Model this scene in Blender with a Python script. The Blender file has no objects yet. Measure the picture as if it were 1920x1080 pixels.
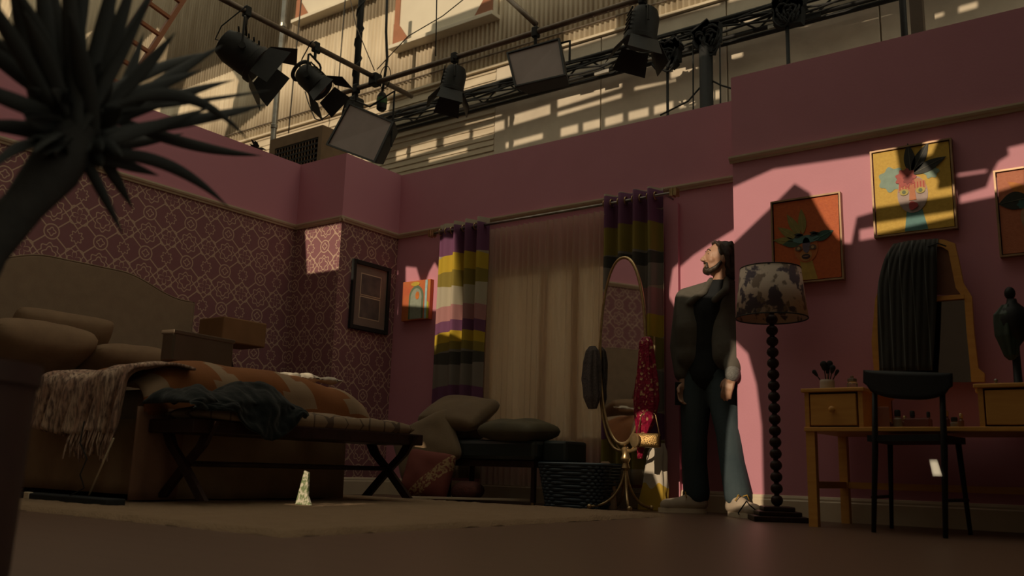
import bpy, bmesh, math, random
from mathutils import Vector, Matrix, Euler, noise
random.seed(7)
S = bpy.context.scene
COL = S.collection
PI = math.pi

# ------------------------------------------------------------------ camera
YAW, PITCH, ROLL, FPX, CAMH = map(float, (math.radians(-36.29), math.radians(11.47), math.radians(1.72), 1673.7, 0.24))
fw = Vector((math.sin(YAW)*math.cos(PITCH), math.cos(YAW)*math.cos(PITCH), math.sin(PITCH)))
rt = Vector((math.cos(YAW), -math.sin(YAW), 0))
up = rt.cross(fw)
rt, up = math.cos(ROLL)*rt + math.sin(ROLL)*up, -math.sin(ROLL)*rt + math.cos(ROLL)*up
CAM = Vector((0, 0, CAMH))
cd = bpy.data.cameras.new('camera'); cam = bpy.data.objects.new('camera', cd); COL.objects.link(cam)
cam.matrix_world = Matrix(((rt.x, up.x, -fw.x, 0), (rt.y, up.y, -fw.y, 0), (rt.z, up.z, -fw.z, CAMH), (0, 0, 0, 1)))
cd.sensor_width = 36; cd.lens = FPX/1920*36; cd.clip_start = .02; cd.clip_end = 200
cd.dof.use_dof = True; cd.dof.focus_distance = 6.3; cd.dof.aperture_fstop = 2.2
S.camera = cam

# ------------------------------------------------------------------ light
SUN = Vector((0.02, 1.0, -0.40))          # the way the sunlight travels
w = bpy.data.worlds.new('world'); S.world = w; w.use_nodes = True
w.node_tree.nodes['Background'].inputs[0].default_value = (1.0, .92, .68, 1)
w.node_tree.nodes['Background'].inputs[1].default_value = .60
sd = bpy.data.lights.new('sun', 'SUN'); sd.energy = 2.3; sd.color = (1, .79, .54); sd.angle = math.radians(.19)
so = bpy.data.objects.new('sun', sd); COL.objects.link(so)
so.rotation_euler = SUN.to_track_quat('-Z', 'Y').to_euler(); so.location = (0, -8, 12)
S.view_settings.view_transform = 'Standard'; S.view_settings.look = 'None'
S.view_settings.gamma = 1; S.view_settings.exposure = 0; S.view_settings.use_curve_mapping = False

def ray(x, y): return (x-960)/FPX*rt + (540-y)/FPX*up + fw
def P(x, y, ax, v):
    """the point on the plane axis=v that the photograph shows at pixel x, y"""
    d = ray(x, y); t = (v-CAM[ax])/d[ax]; return CAM + d*t
def PX(x, y, v): return P(x, y, 0, v)
def PY(x, y, v): return P(x, y, 1, v)
def PZ(x, y, v): return P(x, y, 2, v)

# ------------------------------------------------------------------ materials
class Ex:
    """a socket that can be written with + - * /"""
    def __init__(s, nt, sock): s.nt, s.s = nt, sock
    def _m(s, op, *a, clamp=False):
        n = s.nt.nodes.new('ShaderNodeMath'); n.operation = op; n.use_clamp = clamp
        for i, v in enumerate((s,)+a):
            if isinstance(v, Ex): s.nt.links.new(v.s, n.inputs[i])
            else: n.inputs[i].default_value = v
        return Ex(s.nt, n.outputs[0])
    def __add__(s, o): return s._m('ADD', o)
    def __sub__(s, o): return s._m('SUBTRACT', o)
    def __mul__(s, o): return s._m('MULTIPLY', o)
    def __truediv__(s, o): return s._m('DIVIDE', o)
    __radd__ = __add__; __rmul__ = __mul__
    def abs(s): return s._m('ABSOLUTE')
    def sqrt(s): return s._m('SQRT')
    def cos(s): return s._m('COSINE')
    def sin(s): return s._m('SINE')
    def lt(s, v): return s._m('LESS_THAN', v)
    def gt(s, v): return s._m('GREATER_THAN', v)
    def max(s, v): return s._m('MAXIMUM', v)
    def min(s, v): return s._m('MINIMUM', v)
    def wrap(s, h): return s._m('WRAP', h, -h)
    def atan2(s, o): return s._m('ARCTAN2', o)
def new_mat(name, rough=.7, metal=0):
    m = bpy.data.materials.new(name); m.use_nodes = True
    b = m.node_tree.nodes['Principled BSDF']
    b.inputs['Roughness'].default_value = rough; b.inputs['Metallic'].default_value = metal
    return m, m.node_tree, b
def pos(nt):
    g = nt.nodes.new('ShaderNodeNewGeometry'); s = nt.nodes.new('ShaderNodeSeparateXYZ')
    nt.links.new(g.outputs['Position'], s.inputs[0]); return [Ex(nt, o) for o in s.outputs]
def mixc(nt, f, a, b):
    n = nt.nodes.new('ShaderNodeMix'); n.data_type = 'RGBA'
    for v, i in ((f, 0), (a, 6), (b, 7)):
        if isinstance(v, Ex): nt.links.new(v.s, n.inputs[i])
        elif i == 0: n.inputs[0].default_value = v
        else: n.inputs[i].default_value = (*v, 1)
    return Ex(nt, n.outputs[2])
def noise_ex(nt, scale, detail=4, stretch=(1, 1, 1), coord='Position'):
    g = nt.nodes.new('ShaderNodeNewGeometry') if coord == 'Position' else nt.nodes.new('ShaderNodeTexCoord')
    mp = nt.nodes.new('ShaderNodeMapping'); mp.inputs['Scale'].default_value = stretch
    nt.links.new(g.outputs[coord], mp.inputs[0])
    n = nt.nodes.new('ShaderNodeTexNoise'); n.inputs['Scale'].default_value = scale; n.inputs['Detail'].default_value = detail
    nt.links.new(mp.outputs[0], n.inputs['Vector']); return Ex(nt, n.outputs[0])
def bump(nt, b, h, dist=.004, strength=.6):
    n = nt.nodes.new('ShaderNodeBump'); n.inputs['Distance'].default_value = dist; n.inputs['Strength'].default_value = strength
    nt.links.new(h.s, n.inputs['Height']); nt.links.new(n.outputs[0], b.inputs['Normal'])
def mat(name, c, rough=.7, metal=0, c2=None, scale=8, stretch=(1, 1, 1), bd=.0, bs=60, coat=0, sheen=0):
    m, nt, b = new_mat(name, rough, metal)
    c2 = c2 or tuple(v*.78 for v in c)
    f = noise_ex(nt, scale, 5, stretch); f = ((f-.5)*2.2+.5)._m('ADD', 0, clamp=True)
    nt.links.new(mixc(nt, f, c, c2).s, b.inputs['Base Color'])
    if bd: bump(nt, b, noise_ex(nt, bs, 3, stretch), bd)
    if coat: b.inputs['Coat Weight'].default_value = coat
    if sheen: b.inputs['Sheen Weight'].default_value = sheen
    return m

PINK = (.66, .285, .37)
M = {}
M['pink'] = mat('pink_paint', PINK, .6, c2=(.62, .26, .34), scale=3, bd=.0008, bs=90)
M['trim'] = mat('cream_gloss_paint', (.66, .54, .40), .4, c2=(.58, .46, .33), scale=6)
M['base'] = mat('ivory_paint', (.74, .62, .46), .45, c2=(.62, .50, .36), scale=5)
def wallpaper(name, axis, u0, z0=2.05):
    m, nt, b = new_mat(name, .75)
    p = pos(nt); g_ = nt.nodes.new('ShaderNodeNewGeometry'); s_ = nt.nodes.new('ShaderNodeSeparateXYZ'); nt.links.new(g_.outputs['True Normal'], s_.inputs[0])
    side = Ex(nt, s_.outputs[0]).abs().gt(.5); u = (p[1]-2.905)*side+(p[0]+5.66)*((side*-1)+1); z = p[2]-z0
    A, B = .176, .155
    xa, xb = u.wrap(A), (u-A).wrap(A)
    ya, yb = z.wrap(B), (z-B).wrap(B)
    L = .0046
    def pol(x, y): return (x*x+y*y).sqrt(), y.atan2(x)
    def line(d, w=L): return d.abs().lt(w)
    r1, t1 = pol(xa, ya); r2, t2 = pol(xa, yb); r3, t3 = pol(xb, ya); r4, t4 = pol(xb, yb)
    g = line(r1-.052)
    g = g.max(line(r1-((t1*4).cos()*.005+.024)))
    g = g.max(line(r2-((t2*8).cos()*.008+.068))).max(line(r2-((t2*4).cos()*.009+.040)))
    g = g.max(line(r3-((t3*8).cos()*.007+.040)))
    dd = xb.abs()+yb.abs()
    g = g.max(line((dd-.098)*.71)).max(line(r4-((t4*2).cos().abs()*.042+.010)))
    g = g.max(line(r4-((t4*2).sin().abs()*.038+.042))*dd.gt(.045))
    out = r1.gt(.054)*dd.gt(.096)
    for s in (1, -1):
        g = g.max(line((xa*B-ya*(A*s))/.2345)*out)
    f = g*p[2].lt(2.27)
    n = noise_ex(nt, 12, 4)
    ground = mixc(nt, n, (.30, .13, .145), (.26, .11, .13))
    pap = mixc(nt, f, ground, (.60, .42, .32))
    nt.links.new(mixc(nt, p[2].gt(2.27), pap, PINK).s, b.inputs['Base Color'])
    bump(nt, b, f, .0008, .4)
    return m
M['paper_y'] = wallpaper('trellis_wallpaper', 1, 2.905)
M['paper_x'] = wallpaper('trellis_wallpaper_return', 0, -5.66)
M['black'] = mat('black_metal', (.024, .025, .026), .5, c2=(.032, .032, .031), scale=20)
M['blackcloth'] = mat('black_cloth', (.03, .032, .033), .9, scale=30, bd=.002)
M['steel'] = mat('galvanised_tube', (.42, .40, .36), .38, .85, c2=(.25, .23, .2), scale=14)
M['pipe'] = mat('dull_grid_pipe', (.25, .20, .155), .5, .6, c2=(.12, .09, .07), scale=9)
M['brass'] = mat('aged_brass', (.66, .48, .25), .32, .8, c2=(.42, .29, .14), scale=25)
M['pine'] = mat('honey_pine', (.74, .37, .085), .45, c2=(.64, .29, .06), scale=6, stretch=(1, 8, 8))
M['darkwood'] = mat('dark_turned_wood', (.045, .022, .018), .4, c2=(.025, .014, .012), scale=20)
M['chairblack'] = mat('black_painted_wood', (.022, .023, .025), .45, scale=15)
M['glass_dark'] = mat('frosted_diffuser', (.30, .22, .20), .55, c2=(.24, .18, .16), scale=4)
M['mirror_dim'] = new_mat('dim_mirror_glass', .06, 1)[0]; M['mirror_dim'].node_tree.nodes['Principled BSDF'].inputs['Base Color'].default_value = (.26, .22, .21, 1)
M['mirror'] = new_mat('mirror_glass', .03, 1)[0]; M['mirror'].node_tree.nodes['Principled BSDF'].inputs['Base Color'].default_value = (.82, .82, .8, 1)

# ------------------------------------------------------------------ building helpers
def link(o, parent=None):
    COL.objects.link(o)
    if parent: o.parent = parent
    return o
def tag(o, label=None, cat=None, group=None, kind=None):
    if label: o['label'] = label
    if cat: o['category'] = cat
    if group: o['group'] = group
    if kind: o['kind'] = kind
    return o
def thing(name, loc, label, cat, group=None):
    o = bpy.data.objects.new(name, None); o.empty_display_size = .1; o.location = loc; link(o); return tag(o, label, cat, group)
def world_loc(o):
    v = Vector((0, 0, 0))
    while o: v += o.location; o = o.parent
    return v
class MB:
    """collects shapes in world coordinates; build() makes ONE mesh object of them"""
    def __init__(s): s.v, s.f = [], []
    def add(s, vs, fs):
        n = len(s.v); s.v += [Vector(v) for v in vs]; s.f += [tuple(i+n for i in f) for f in fs]; return s
    def box(s, a, b, bev=0, rot=None, c=None):
        (x0, y0, z0), (x1, y1, z1) = [min(p, q) for p, q in zip(a, b)], [max(p, q) for p, q in zip(a, b)]
        if bev:
            bm = bmesh.new(); bmesh.ops.create_cube(bm, size=1)
            bmesh.ops.scale(bm, vec=(x1-x0, y1-y0, z1-z0), verts=bm.verts)
            bmesh.ops.translate(bm, vec=((x0+x1)/2, (y0+y1)/2, (z0+z1)/2), verts=bm.verts)
            bmesh.ops.bevel(bm, geom=bm.edges[:], offset=bev, segments=2, affect='EDGES', profile=.5)
            vs = [v.co.copy() for v in bm.verts]; bm.verts.index_update(); fs = [[v.index for v in f.verts] for f in bm.faces]; bm.free()
        else:
            vs = [(x, y, z) for x in (x0, x1) for y in (y0, y1) for z in (z0, z1)]
            fs = [(0, 1, 3, 2), (4, 6, 7, 5), (0, 4, 5, 1), (2, 3, 7, 6), (0, 2, 6, 4), (1, 5, 7, 3)]
        if rot is not None:
            c = Vector(c) if c is not None else Vector(((x0+x1)/2, (y0+y1)/2, (z0+z1)/2)); vs = [rot @ (Vector(v)-c) + c for v in vs]
        return s.add(vs, fs)
    def tube(s, pts, r, n=8, cap=True, closed=False):
        pts = [Vector(p) for p in pts]; m = len(pts); rr = r if isinstance(r, (list, tuple)) else [r]*m
        vs, fs = [], []; u = None
        for i, p in enumerate(pts):
            if closed: t = pts[(i+1) % m]-pts[i-1]
            else: t = pts[min(i+1, m-1)]-pts[max(i-1, 0)]
            t.normalize()
            if u is None: u = t.orthogonal().normalized()
            u = (u - t*u.dot(t)); u = u.normalized() if u.length > 1e-6 else t.orthogonal().normalized()
            w_ = t.cross(u)
            for k in range(n):
                a = 2*PI*k/n; vs.append(p + (u*math.cos(a)+w_*math.sin(a))*rr[i])
        for i in range(m if closed else m-1):
            j = (i+1) % m
            for k in range(n): fs.append((i*n+k, i*n+(k+1) % n, j*n+(k+1) % n, j*n+k))
        if cap and not closed: fs += [tuple(range(n))[::-1], tuple((m-1)*n+k for k in range(n))]
        return s.add(vs, fs)
    def lathe(s, prof, base, n=24, axis=None, cap=True):
        base = Vector(base); q = Vector((0, 0, 1)).rotation_difference(Vector(axis).normalized()) if axis is not None else None
        vs, fs = [], []
        for r, h in prof:
            for k in range(n):
                v = Vector((r*math.cos(2*PI*k/n), r*math.sin(2*PI*k/n), h)); vs.append((q @ v if q else v)+base)
        for i in range(len(prof)-1):
            for k in range(n): fs.append((i*n+k, i*n+(k+1) % n, (i+1)*n+(k+1) % n, (i+1)*n+k))
        if cap: fs += [tuple(range(n))[::-1], tuple((len(prof)-1)*n+k for k in range(n))]
        return s.add(vs, fs)
    def grid(s, fn, nu, nv, thick=None, closed_u=False):
        vs = [Vector(fn(i/nu, j/nv)) for i in range(nu+1) for j in range(nv+1)]
        fs = [(i*(nv+1)+j, (i+1)*(nv+1)+j, (i+1)*(nv+1)+j+1, i*(nv+1)+j+1) for i in range(nu) for j in range(nv)]
        return s.add(vs, fs)
    def prism(s, poly, ex):
        """polygon (3-D points, flat) pushed along ex"""
        poly = [Vector(p) for p in poly]; n = len(poly); ex = Vector(ex)
        return s.add(poly+[p+ex for p in poly], [tuple(range(n))[::-1], tuple(range(n, 2*n))]+[(i, (i+1) % n, n+(i+1) % n, n+i) for i in range(n)])
    def ball(s, c, r, n=16, rot=None):
        r = r if isinstance(r, (tuple, list)) else (r, r, r); c = Vector(c); vs, fs = [], []; h = n//2
        for i in range(h+1):
            a = PI*i/h
            for k in range(n):
                b = 2*PI*k/n; v = Vector((r[0]*math.sin(a)*math.cos(b), r[1]*math.sin(a)*math.sin(b), r[2]*math.cos(a)))
                vs.append((rot @ v if rot else v)+c)
        fs = [(i*n+k, (i+1)*n+k, (i+1)*n+(k+1) % n, i*n+(k+1) % n) for i in range(h) for k in range(n)]
        return s.add(vs, fs)
    def cap2(s, a, b, ra, rb, n=14):
        """rounded limb from a to b"""
        a, b = Vector(a), Vector(b); d = b-a; L = d.length; prof = []
        for i in range(5): t = PI/2*(1-i/4); prof.append((max(ra*math.cos(t), 1e-4), -ra*math.sin(t)))
        for i in range(5): t = PI/2*i/4; prof.append((max(rb*math.cos(t), 1e-4), L+rb*math.sin(t)))
        return s.lathe(prof, a, n, d)
    def limb(s, pts):
        for (a, ra), (b, rb) in zip(pts[:-1], pts[1:]): s.cap2(a, b, ra, rb)
        return s
    def build(s, name, m, parent=None, smooth=False, label=None, cat=None, group=None, kind=None, sub=0, remesh=0, smoothit=0, solid=0):
        me = bpy.data.meshes.new(name)
        if parent is not None: o0 = world_loc(parent)
        else:
            xs = [v.x for v in s.v]; ys = [v.y for v in s.v]; zs = [v.z for v in s.v]
            o0 = Vector(((min(xs)+max(xs))/2, (min(ys)+max(ys))/2, min(zs)))
        me.from_pydata([v-o0 for v in s.v], [], s.f); me.update()
        bm = bmesh.new(); bm.from_mesh(me); bmesh.ops.remove_doubles(bm, verts=bm.verts, dist=1e-5)
        if not solid: bmesh.ops.recalc_face_normals(bm, faces=bm.faces)
        bm.to_mesh(me); bm.free()
        o = bpy.data.objects.new(name, me); link(o, parent)
        if parent is None: o.location = o0
        if solid: k = o.modifiers.new('s', 'SOLIDIFY'); k.thickness = solid; k.offset = 0
        if remesh:
            k = o.modifiers.new('r', 'REMESH'); k.mode = 'VOXEL'; k.voxel_size = remesh
            if smoothit: k = o.modifiers.new('k', 'SMOOTH'); k.iterations = smoothit; k.factor = .5
            dg = bpy.context.evaluated_depsgraph_get(); me2 = bpy.data.meshes.new_from_object(o.evaluated_get(dg)); o.modifiers.clear(); o.data = me2; me = me2; smooth = True
        if sub: k = o.modifiers.new('u', 'SUBSURF'); k.levels = k.render_levels = sub
        me.materials.clear(); me.materials.append(M[m] if isinstance(m, str) else m)
        if smooth:
            me.polygons.foreach_set('use_smooth', [True]*len(me.polygons))
            if smooth == 'auto':
                me.set_sharp_from_angle(angle=math.radians(40))
        return tag(o, label, cat, group, kind)
def rz(a): return Matrix.Rotation(a, 3, 'Z')
def rx(a): return Matrix.Rotation(a, 3, 'X')
def ry(a): return Matrix.Rotation(a, 3, 'Y')
def box(name, a, b, m, parent=None, bev=0, **k): return MB().box(a, b, bev).build(name, m, parent, **k)
def struct(name, a, b, m): return box(name, a, b, m, kind='structure')
def fil(x, y, s=1.0): return noise.noise(Vector((x*s, y*s, 3.7)))

# ------------------------------------------------------------------ the setting: set walls
ZR, ZT = 2.29, 2.85
fm, nt, b = new_mat('dark_floorboards', .42)
p = pos(nt)
pl_ = (p[1]/.14)._m('FRACT'); seam = pl_.lt(.03)
n1 = noise_ex(nt, 5, 6, (.5, 9, 1)); n2 = noise_ex(nt, 1.2, 3)
c1 = mixc(nt, n1, (.145, .078, .047), (.095, .05, .031)); c1 = mixc(nt, n2, c1, (.12, .066, .042))
nt.links.new(mixc(nt, seam*.7, c1, (.05, .027, .018)).s, b.inputs['Base Color']); bump(nt, b, n1-seam, .002)
struct('floor', (-23, -4, -.1), (7, 9.1, 0), fm)
struct('wall_left', (-6.15, 1.2, 0), (-6.05, 5.1, ZT), M['paper_y'])
struct('wall_left_return', (-6.05, 5.0, 0), (-5.47, 5.1, ZT), M['paper_x'])
struct('wall_left_far', (-5.57, 5.1, 0), (-5.47, 5.79, ZT), M['paper_y'])
WX0, WX1, WZ0, WZ1 = -4.43, -3.0, .42, 1.83
wb = MB()
for a, c in (((-5.47, 5.69, 0), (WX0, 5.79, ZT)), ((WX1, 5.69, 0), (-2.15, 5.79, ZT)), ((WX0, 5.69, 0), (WX1, 5.79, WZ0)), ((WX0, 5.69, WZ1), (WX1, 5.79, ZT))): wb.box(a, c)
wb.build('wall_back', 'pink', kind='structure')
struct('wall_right_return', (-2.15, 5.43, 0), (-2.05, 5.79, ZT), M['pink'])
struct('wall_right', (-2.15, 5.33, 0), (.55, 5.43, ZT), M['pink'])
struct('wall_flag', (.45, 1.6, 0), (.55, 5.33, 6.5), mat('black_light_flag', (.03, .028, .028), .95))  # unseen black flag added to keep light off the right side of the set
TI = [0]
def rail(a, b_, nrm, h=.045, d=.03, z=ZR, prof=None, name=None, m='trim'):
    """a moulding run along a wall from a to b_ (x, y), nrm the way it faces"""
    prof = prof or [(0, 0), (.012, 0), (.016, .012), (.026, .018), (.032, .03), (.032, .042), (0, .046)]
    a, b_ = Vector((*a, z)), Vector((*b_, z)); n = Vector((*nrm, 0))
    TI[0] += 1
    MB().prism([a+n*d_+Vector((0, 0, hh-.046)) for d_, hh in prof], b_-a).build(name or 'trim_%d' % TI[0], m, kind='structure')
rail((-6.05, 1.2), (-6.05, 5.0), (1, 0)); rail((-6.05, 5.0), (-5.44, 5.0), (0, -1)); rail((-5.47, 4.97), (-5.47, 5.69), (1, 0))
rail((-5.47, 5.69), (-2.15, 5.69), (0, -1)); rail((-2.165, 5.33), (.45, 5.33), (0, -1))
BP = [(0, 0), (.018, 0), (.018, .105), (.013, .112), (.013, .122), (.007, .135), (0, .137)]
BP = [(d_, h+.046-.137) for d_, h in BP]
rail((-5.47, 5.69), (-2.15, 5.69), (0, -1), z=.137, prof=BP, name='baseboard_back', m='base')
rail((-2.15, 5.33), (.45, 5.33), (0, -1), z=.137, prof=BP, name='baseboard_right', m='base')
rail((-5.47, 5.1), (-5.47, 5.69), (1, 0), z=.137, prof=BP, name='baseboard_left', m='base')
# window behind the sheers
M['pane'], nt, b = new_mat('frosted_pane', .3)
b.inputs['Base Color'].default_value = (.78, .76, .66, 1)
tl = nt.nodes.new('ShaderNodeBsdfTranslucent'); tl.inputs[0].default_value = (.85, .82, .7, 1); mx = nt.nodes.new('ShaderNodeMixShader'); mx.inputs[0].default_value = .7
nt.links.new(b.outputs[0], mx.inputs[1]); nt.links.new(tl.outputs[0], mx.inputs[2]); nt.links.new(mx.outputs[0], nt.nodes['Material Output'].inputs[0])
wn = bpy.data.objects.new('window_1', None); wn.location = ((WX0+WX1)/2, 5.72, WZ0); link(wn); wn['kind'] = 'structure'
for x0, x1, z0, z1 in ((WX0, WX1, WZ0, WZ0+.06), (WX0, WX1, WZ1-.06, WZ1), (WX0, WX0+.06, WZ0+.06, WZ1-.06), (WX1-.06, WX1, WZ0+.06, WZ1-.06)):
    box('window_frame', (x0, 5.69, z0), (x1, 5.76, z1), 'base', wn, .006)
xm = [WX0+.06, WX0+.52, WX0+.58, WX1-.62, WX1-.56, WX1-.06]
for i in (1, 3): box('mullion', (xm[i], 5.70, WZ0+.06), (xm[i+1], 5.75, WZ1-.06), 'base', wn, .005)
for i in (0, 2, 4): box('pane', (xm[i], 5.722, WZ0+.06), (xm[i+1], 5.73, WZ1-.06), 'pane', wn)
for i, x in enumerate((-4.94, -2.80)):
    struct('trim_%d' % (20+i), (x, 5.655, 0), (x+.1, 5.69, 2.15), M['pink'])

# ------------------------------------------------------------------ the setting: the studio hall
M['iron'] = mat('limewashed_corrugated_iron', (.80, .70, .53), .6, c2=(.58, .48, .34), scale=2.2, stretch=(3, 1, .5), bd=.002, bs=20)
M['block'] = mat('painted_blockwork', (.78, .69, .55), .8, c2=(.62, .54, .43), scale=3, bd=.004, bs=18)
M['board'] = mat('weathered_cladding', (.76, .66, .50), .75, c2=(.56, .47, .34), scale=4, stretch=(.4, 1, 3), bd=.003, bs=25)
YB = 9.0
rear = struct('wall_rear', (-23, YB, 0), (7, YB+.3, 14), M['block'])
ZC = 5.62
me0 = None
for k in range(32):                                             # corrugated sheets over the upper wall
    x0 = -22.9+k*.76
    for z0, z1 in ((ZC, 7.1), (7.05, 13.9)):
        mb = MB(); n = 80; dz = .004 if z0 > 6 else 0
        mb.grid(lambda u, v: (x0+u*.77, YB-.035-dz-.015*math.sin(u*.77/.0762*2*PI)-(k % 2)*.003, z0+v*(z1-z0)), n, 1)
        mb.build('corrugated_sheet', 'iron', rear, smooth=True, solid=.002)
box('wall_plate', (-22.9, YB-.10, ZC-.03), (1.5, YB, ZC), 'pine', rear).data.materials[0] = M['board']
MB().tube([(-22.9, YB-.07, 5.80), (1.5, YB-.07, 5.80)], .012).build('conduit', 'pipe', rear)
z = 3.2; i = 0
while z < ZC-.06:                                               # uneven horizontal boards on the lower left wall
    h = random.choice((.085, .10, .12)); i += 1
    MB().grid(lambda u, v: (-13+u*6.05, YB-.03-.018*(1-v)-.004*fil(u*9, i*3.1, 1), z+v*(h+.012)+.006*fil(u*14, i*1.7)), 40, 1).build('cladding_board', 'board', rear, solid=.012); z += h
for k in range(5):                                              # flat slabs on the lower right wall
    box('concrete_slab', (-6.94+k*1.65, YB-.055, 3.0), (-6.94+k*1.65+1.635, YB, ZC-.04), 'block', rear, .006)
sl = struct('wall_studio_left', (-23.3, -4, 0), (-23, YB, 14), M['block'])
for k in range(11):
    y0 = .4+k*.78
    MB().grid(lambda u, v: (-22.96+.011*math.sin(u*.79/.0762*2*PI), y0+u*.79, 3+v*11), 80, 1).build('corrugated_sheet', 'iron', sl, smooth=True, solid=.002)
# white hatch panels high on the rear wall
M['white'] = mat('white_panel', (.80, .73, .58), .5, c2=(.74, .67, .53), scale=3)
M['terra'] = mat('rust_primer', (.42, .17, .085), .6, c2=(.34, .13, .06), scale=6)
def hatch(x0, x1, z0, z1, label):
    t = thing('wall_hatch', ((x0+x1)/2, YB-.1, z0), label, 'hatch')
    box('panel', (x0, YB-.16, z0), (x1, YB-.06, z1), 'white', t, .01)
    box('sill', (x0-.04, YB-.24, z0-.06), (x1+.04, YB-.05, z0), 'white', t, .006)
    box('edge_strip', (x0, YB-.175, z0), (x0+.1, YB-.16, z1), 'terra', t)
    for sx, xx in ((1, x0), (-1, x1)):
        MB().prism([(xx, YB-.185, z0), (xx+sx*.34, YB-.185, z0), (xx+sx*.12, YB-.185, z0+.30), (xx, YB-.185, z0+.36)], (0, .012, 0)).build('corner_plate', 'terra', t)
a_ = PY(738, 88, YB-.16); b_ = PY(925, 22, YB-.16)
hatch(a_.x, b_.x, a_.z, a_.z+1.7, 'white hatch panel with rust corner plates high on the corrugated wall')
a_ = PY(682, 16, YB-.16); hatch(a_.x-1.6, a_.x+.12, a_.z+.25, a_.z+1.9, 'second white hatch panel cut off by the top edge of the picture')

# unseen gobo wall added behind the camera; openings cut to throw the sun patches
YF = -2.5
holes = []
def hole_px(pts, ax, v):
    q = [P(x, y, ax, v) for x, y in pts]
    holes.append([(c.x+SUN.x*(YF-c.y), c.z+SUN.z*(YF-c.y)) for c in q])
def hole_w(pts): holes.append([(Vector(c).x+SUN.x*(YF-c[1]), c[2]+SUN.z*(YF-c[1])) for c in pts])
# gobo openings for the right-hand wall of the set
hole_px([(1370, 352), (1450, 316), (1560, 300), (1640, 288), (1682, 284), (1690, 330), (1705, 345), (1735, 312), (1762, 345), (1760, 362), (1792, 356), (1792, 374), (1640, 398), (1606, 408), (1596, 458), (1576, 456), (1552, 425), (1518, 362), (1490, 345), (1440, 395), (1370, 462)], 1, 5.33)
hole_px([(1612, 430), (1640, 425), (1792, 402), (1792, 414), (1640, 447), (1612, 452)], 1, 5.33)
hole_px([(1738, 266), (1765, 262), (1750, 298), (1730, 304)], 1, 5.33)
hole_px([(1796, 325), (1850, 317), (1850, 324), (1796, 332)], 1, 5.33)
hole_px([(1800, 366), (1850, 350), (1858, 328), (1872, 302), (1892, 290), (1890, 276), (1925, 268), (1925, 352), (1870, 368), (1800, 382)], 1, 5.33)
hole_px([(1370, 630), (1402, 662), (1418, 720), (1428, 800), (1432, 972), (1370, 972)], 1, 5.33)
# alcove, window end, far left
hole_px([(1386, 424), (1330, 458), (1300, 478), (1266, 508), (1258, 560), (1275, 590), (1330, 610), (1386, 610)], 1, 5.69)
hole_px([(1205, 840), (1262, 820), (1288, 835), (1288, 962), (1262, 965), (1240, 900), (1205, 895)], 1, 5.55)
hole_px([(748, 488), (768, 490), (775, 515), (786, 516), (792, 498), (802, 480), (816, 502), (826, 478), (828, 456), (866, 449), (868, 637), (826, 632), (822, 664), (810, 610), (806, 572), (748, 568)], 1, 5.60)
hole_px([(572, 432), (641, 418), (639, 505), (576, 514)], 1, 5.0)
hole_w([(-4.72, 3.3, .78), (-4.72, 4.15, .78), (-4.42, 4.15, .74), (-4.36, 3.95, .72), (-4.36, 3.75, .74), (-4.46, 3.3, .78)])
hole_px([(1741, 862), (1758, 862), (1768, 893), (1749, 893)], 1, 4.36)
jq = PX(568, 905, -3.74); hole_w([(-3.86, jq.y, .0), (-3.62, jq.y, .0), (-3.67, jq.y, .10), (-3.73, jq.y, .24), (-3.82, jq.y, .24)])
# high gobo openings shaped for the light strips on the rear wall
hole_px([(430, 262), (500, 205), (525, 140), (548, 60), (585, -40), (985, -70), (935, 20), (824, 60), (812, 118), (812, 160), (735, 190), (722, 300), (600, 330), (430, 330)], 1, YB)
hole_px([(222, 260), (258, 95), (300, 55), (320, 85), (296, 262)], 1, YB)
hole_px([(330, 255), (352, 150), (428, 118), (452, 155), (424, 262)], 1, YB)
hole_px([(-40, 150), (60, -40), (200, -60), (180, 60), (60, 180)], 1, YB)
for (xa, ya, xb, yb, h) in ((740, 232, 788, 216, 11), (797, 216, 842, 202, 11), (853, 199, 960, 178, 9), (877, 234, 945, 216, 5), (891, 250, 950, 232, 13), (958, 226, 1036, 203, 14),
        (747, 290, 822, 266, 14), (836, 264, 884, 250, 12), (808, 302, 880, 282, 6), (953, 274, 1022, 256, 8), (1050, 190, 1170, 152, 15), (1050, 217, 1170, 182, 6),
        (1056, 248, 1088, 240, 12), (1098, 238, 1130, 230, 12), (1139, 229, 1172, 220, 12), (1183, 218, 1220, 209, 12), (1231, 207, 1266, 197, 12), (1278, 196, 1308, 188, 12), (1341, 180, 1373, 172, 12),
        (1180, 134, 1310, 100, 6), (1262, 138, 1312, 116, 16), (1194, 170, 1317, 142, 5), (1345, 108, 1362, 104, 13), (1370, 102, 1396, 95, 15), (1345, 134, 1372, 127, 5),
        (1482, 70, 1520, 58, 12), (1542, 54, 1612, 38, 9), (1620, 42, 1675, 27, 5), (1485, 38, 1567, 14, 13), (1730, 44, 1772, 31, 6), (1800, 22, 1835, 12, 9),
        (865, 156, 1050, 100, 19), (1062, 70, 1160, 40, 26), (1236, 16, 1354, -14, 24), (1370, -12, 1440, -30, 20), (1380, 52, 1430, 40, 10)):
    h_ = h*1.35; hole_px([(xa, ya-h*.15), (xb, yb-h*.15), (xb, yb-h*.15+h_), (xa, ya-h*.15+h_)], 1, YB)
cu = bpy.data.curves.new('front', 'CURVE'); cu.dimensions = '2D'; cu.fill_mode = 'BOTH'; cu.extrude = .01
for pts in [[(-27, -.2), (10, -.2), (10, 15), (-27, 15)]]+holes:
    sp = cu.splines.new('POLY'); sp.points.add(len(pts)-1); sp.use_cyclic_u = True
    for q, c in zip(sp.points, pts): q.co = (c[0], c[1], 0, 1)
co = bpy.data.objects.new('front', cu); COL.objects.link(co)
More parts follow.
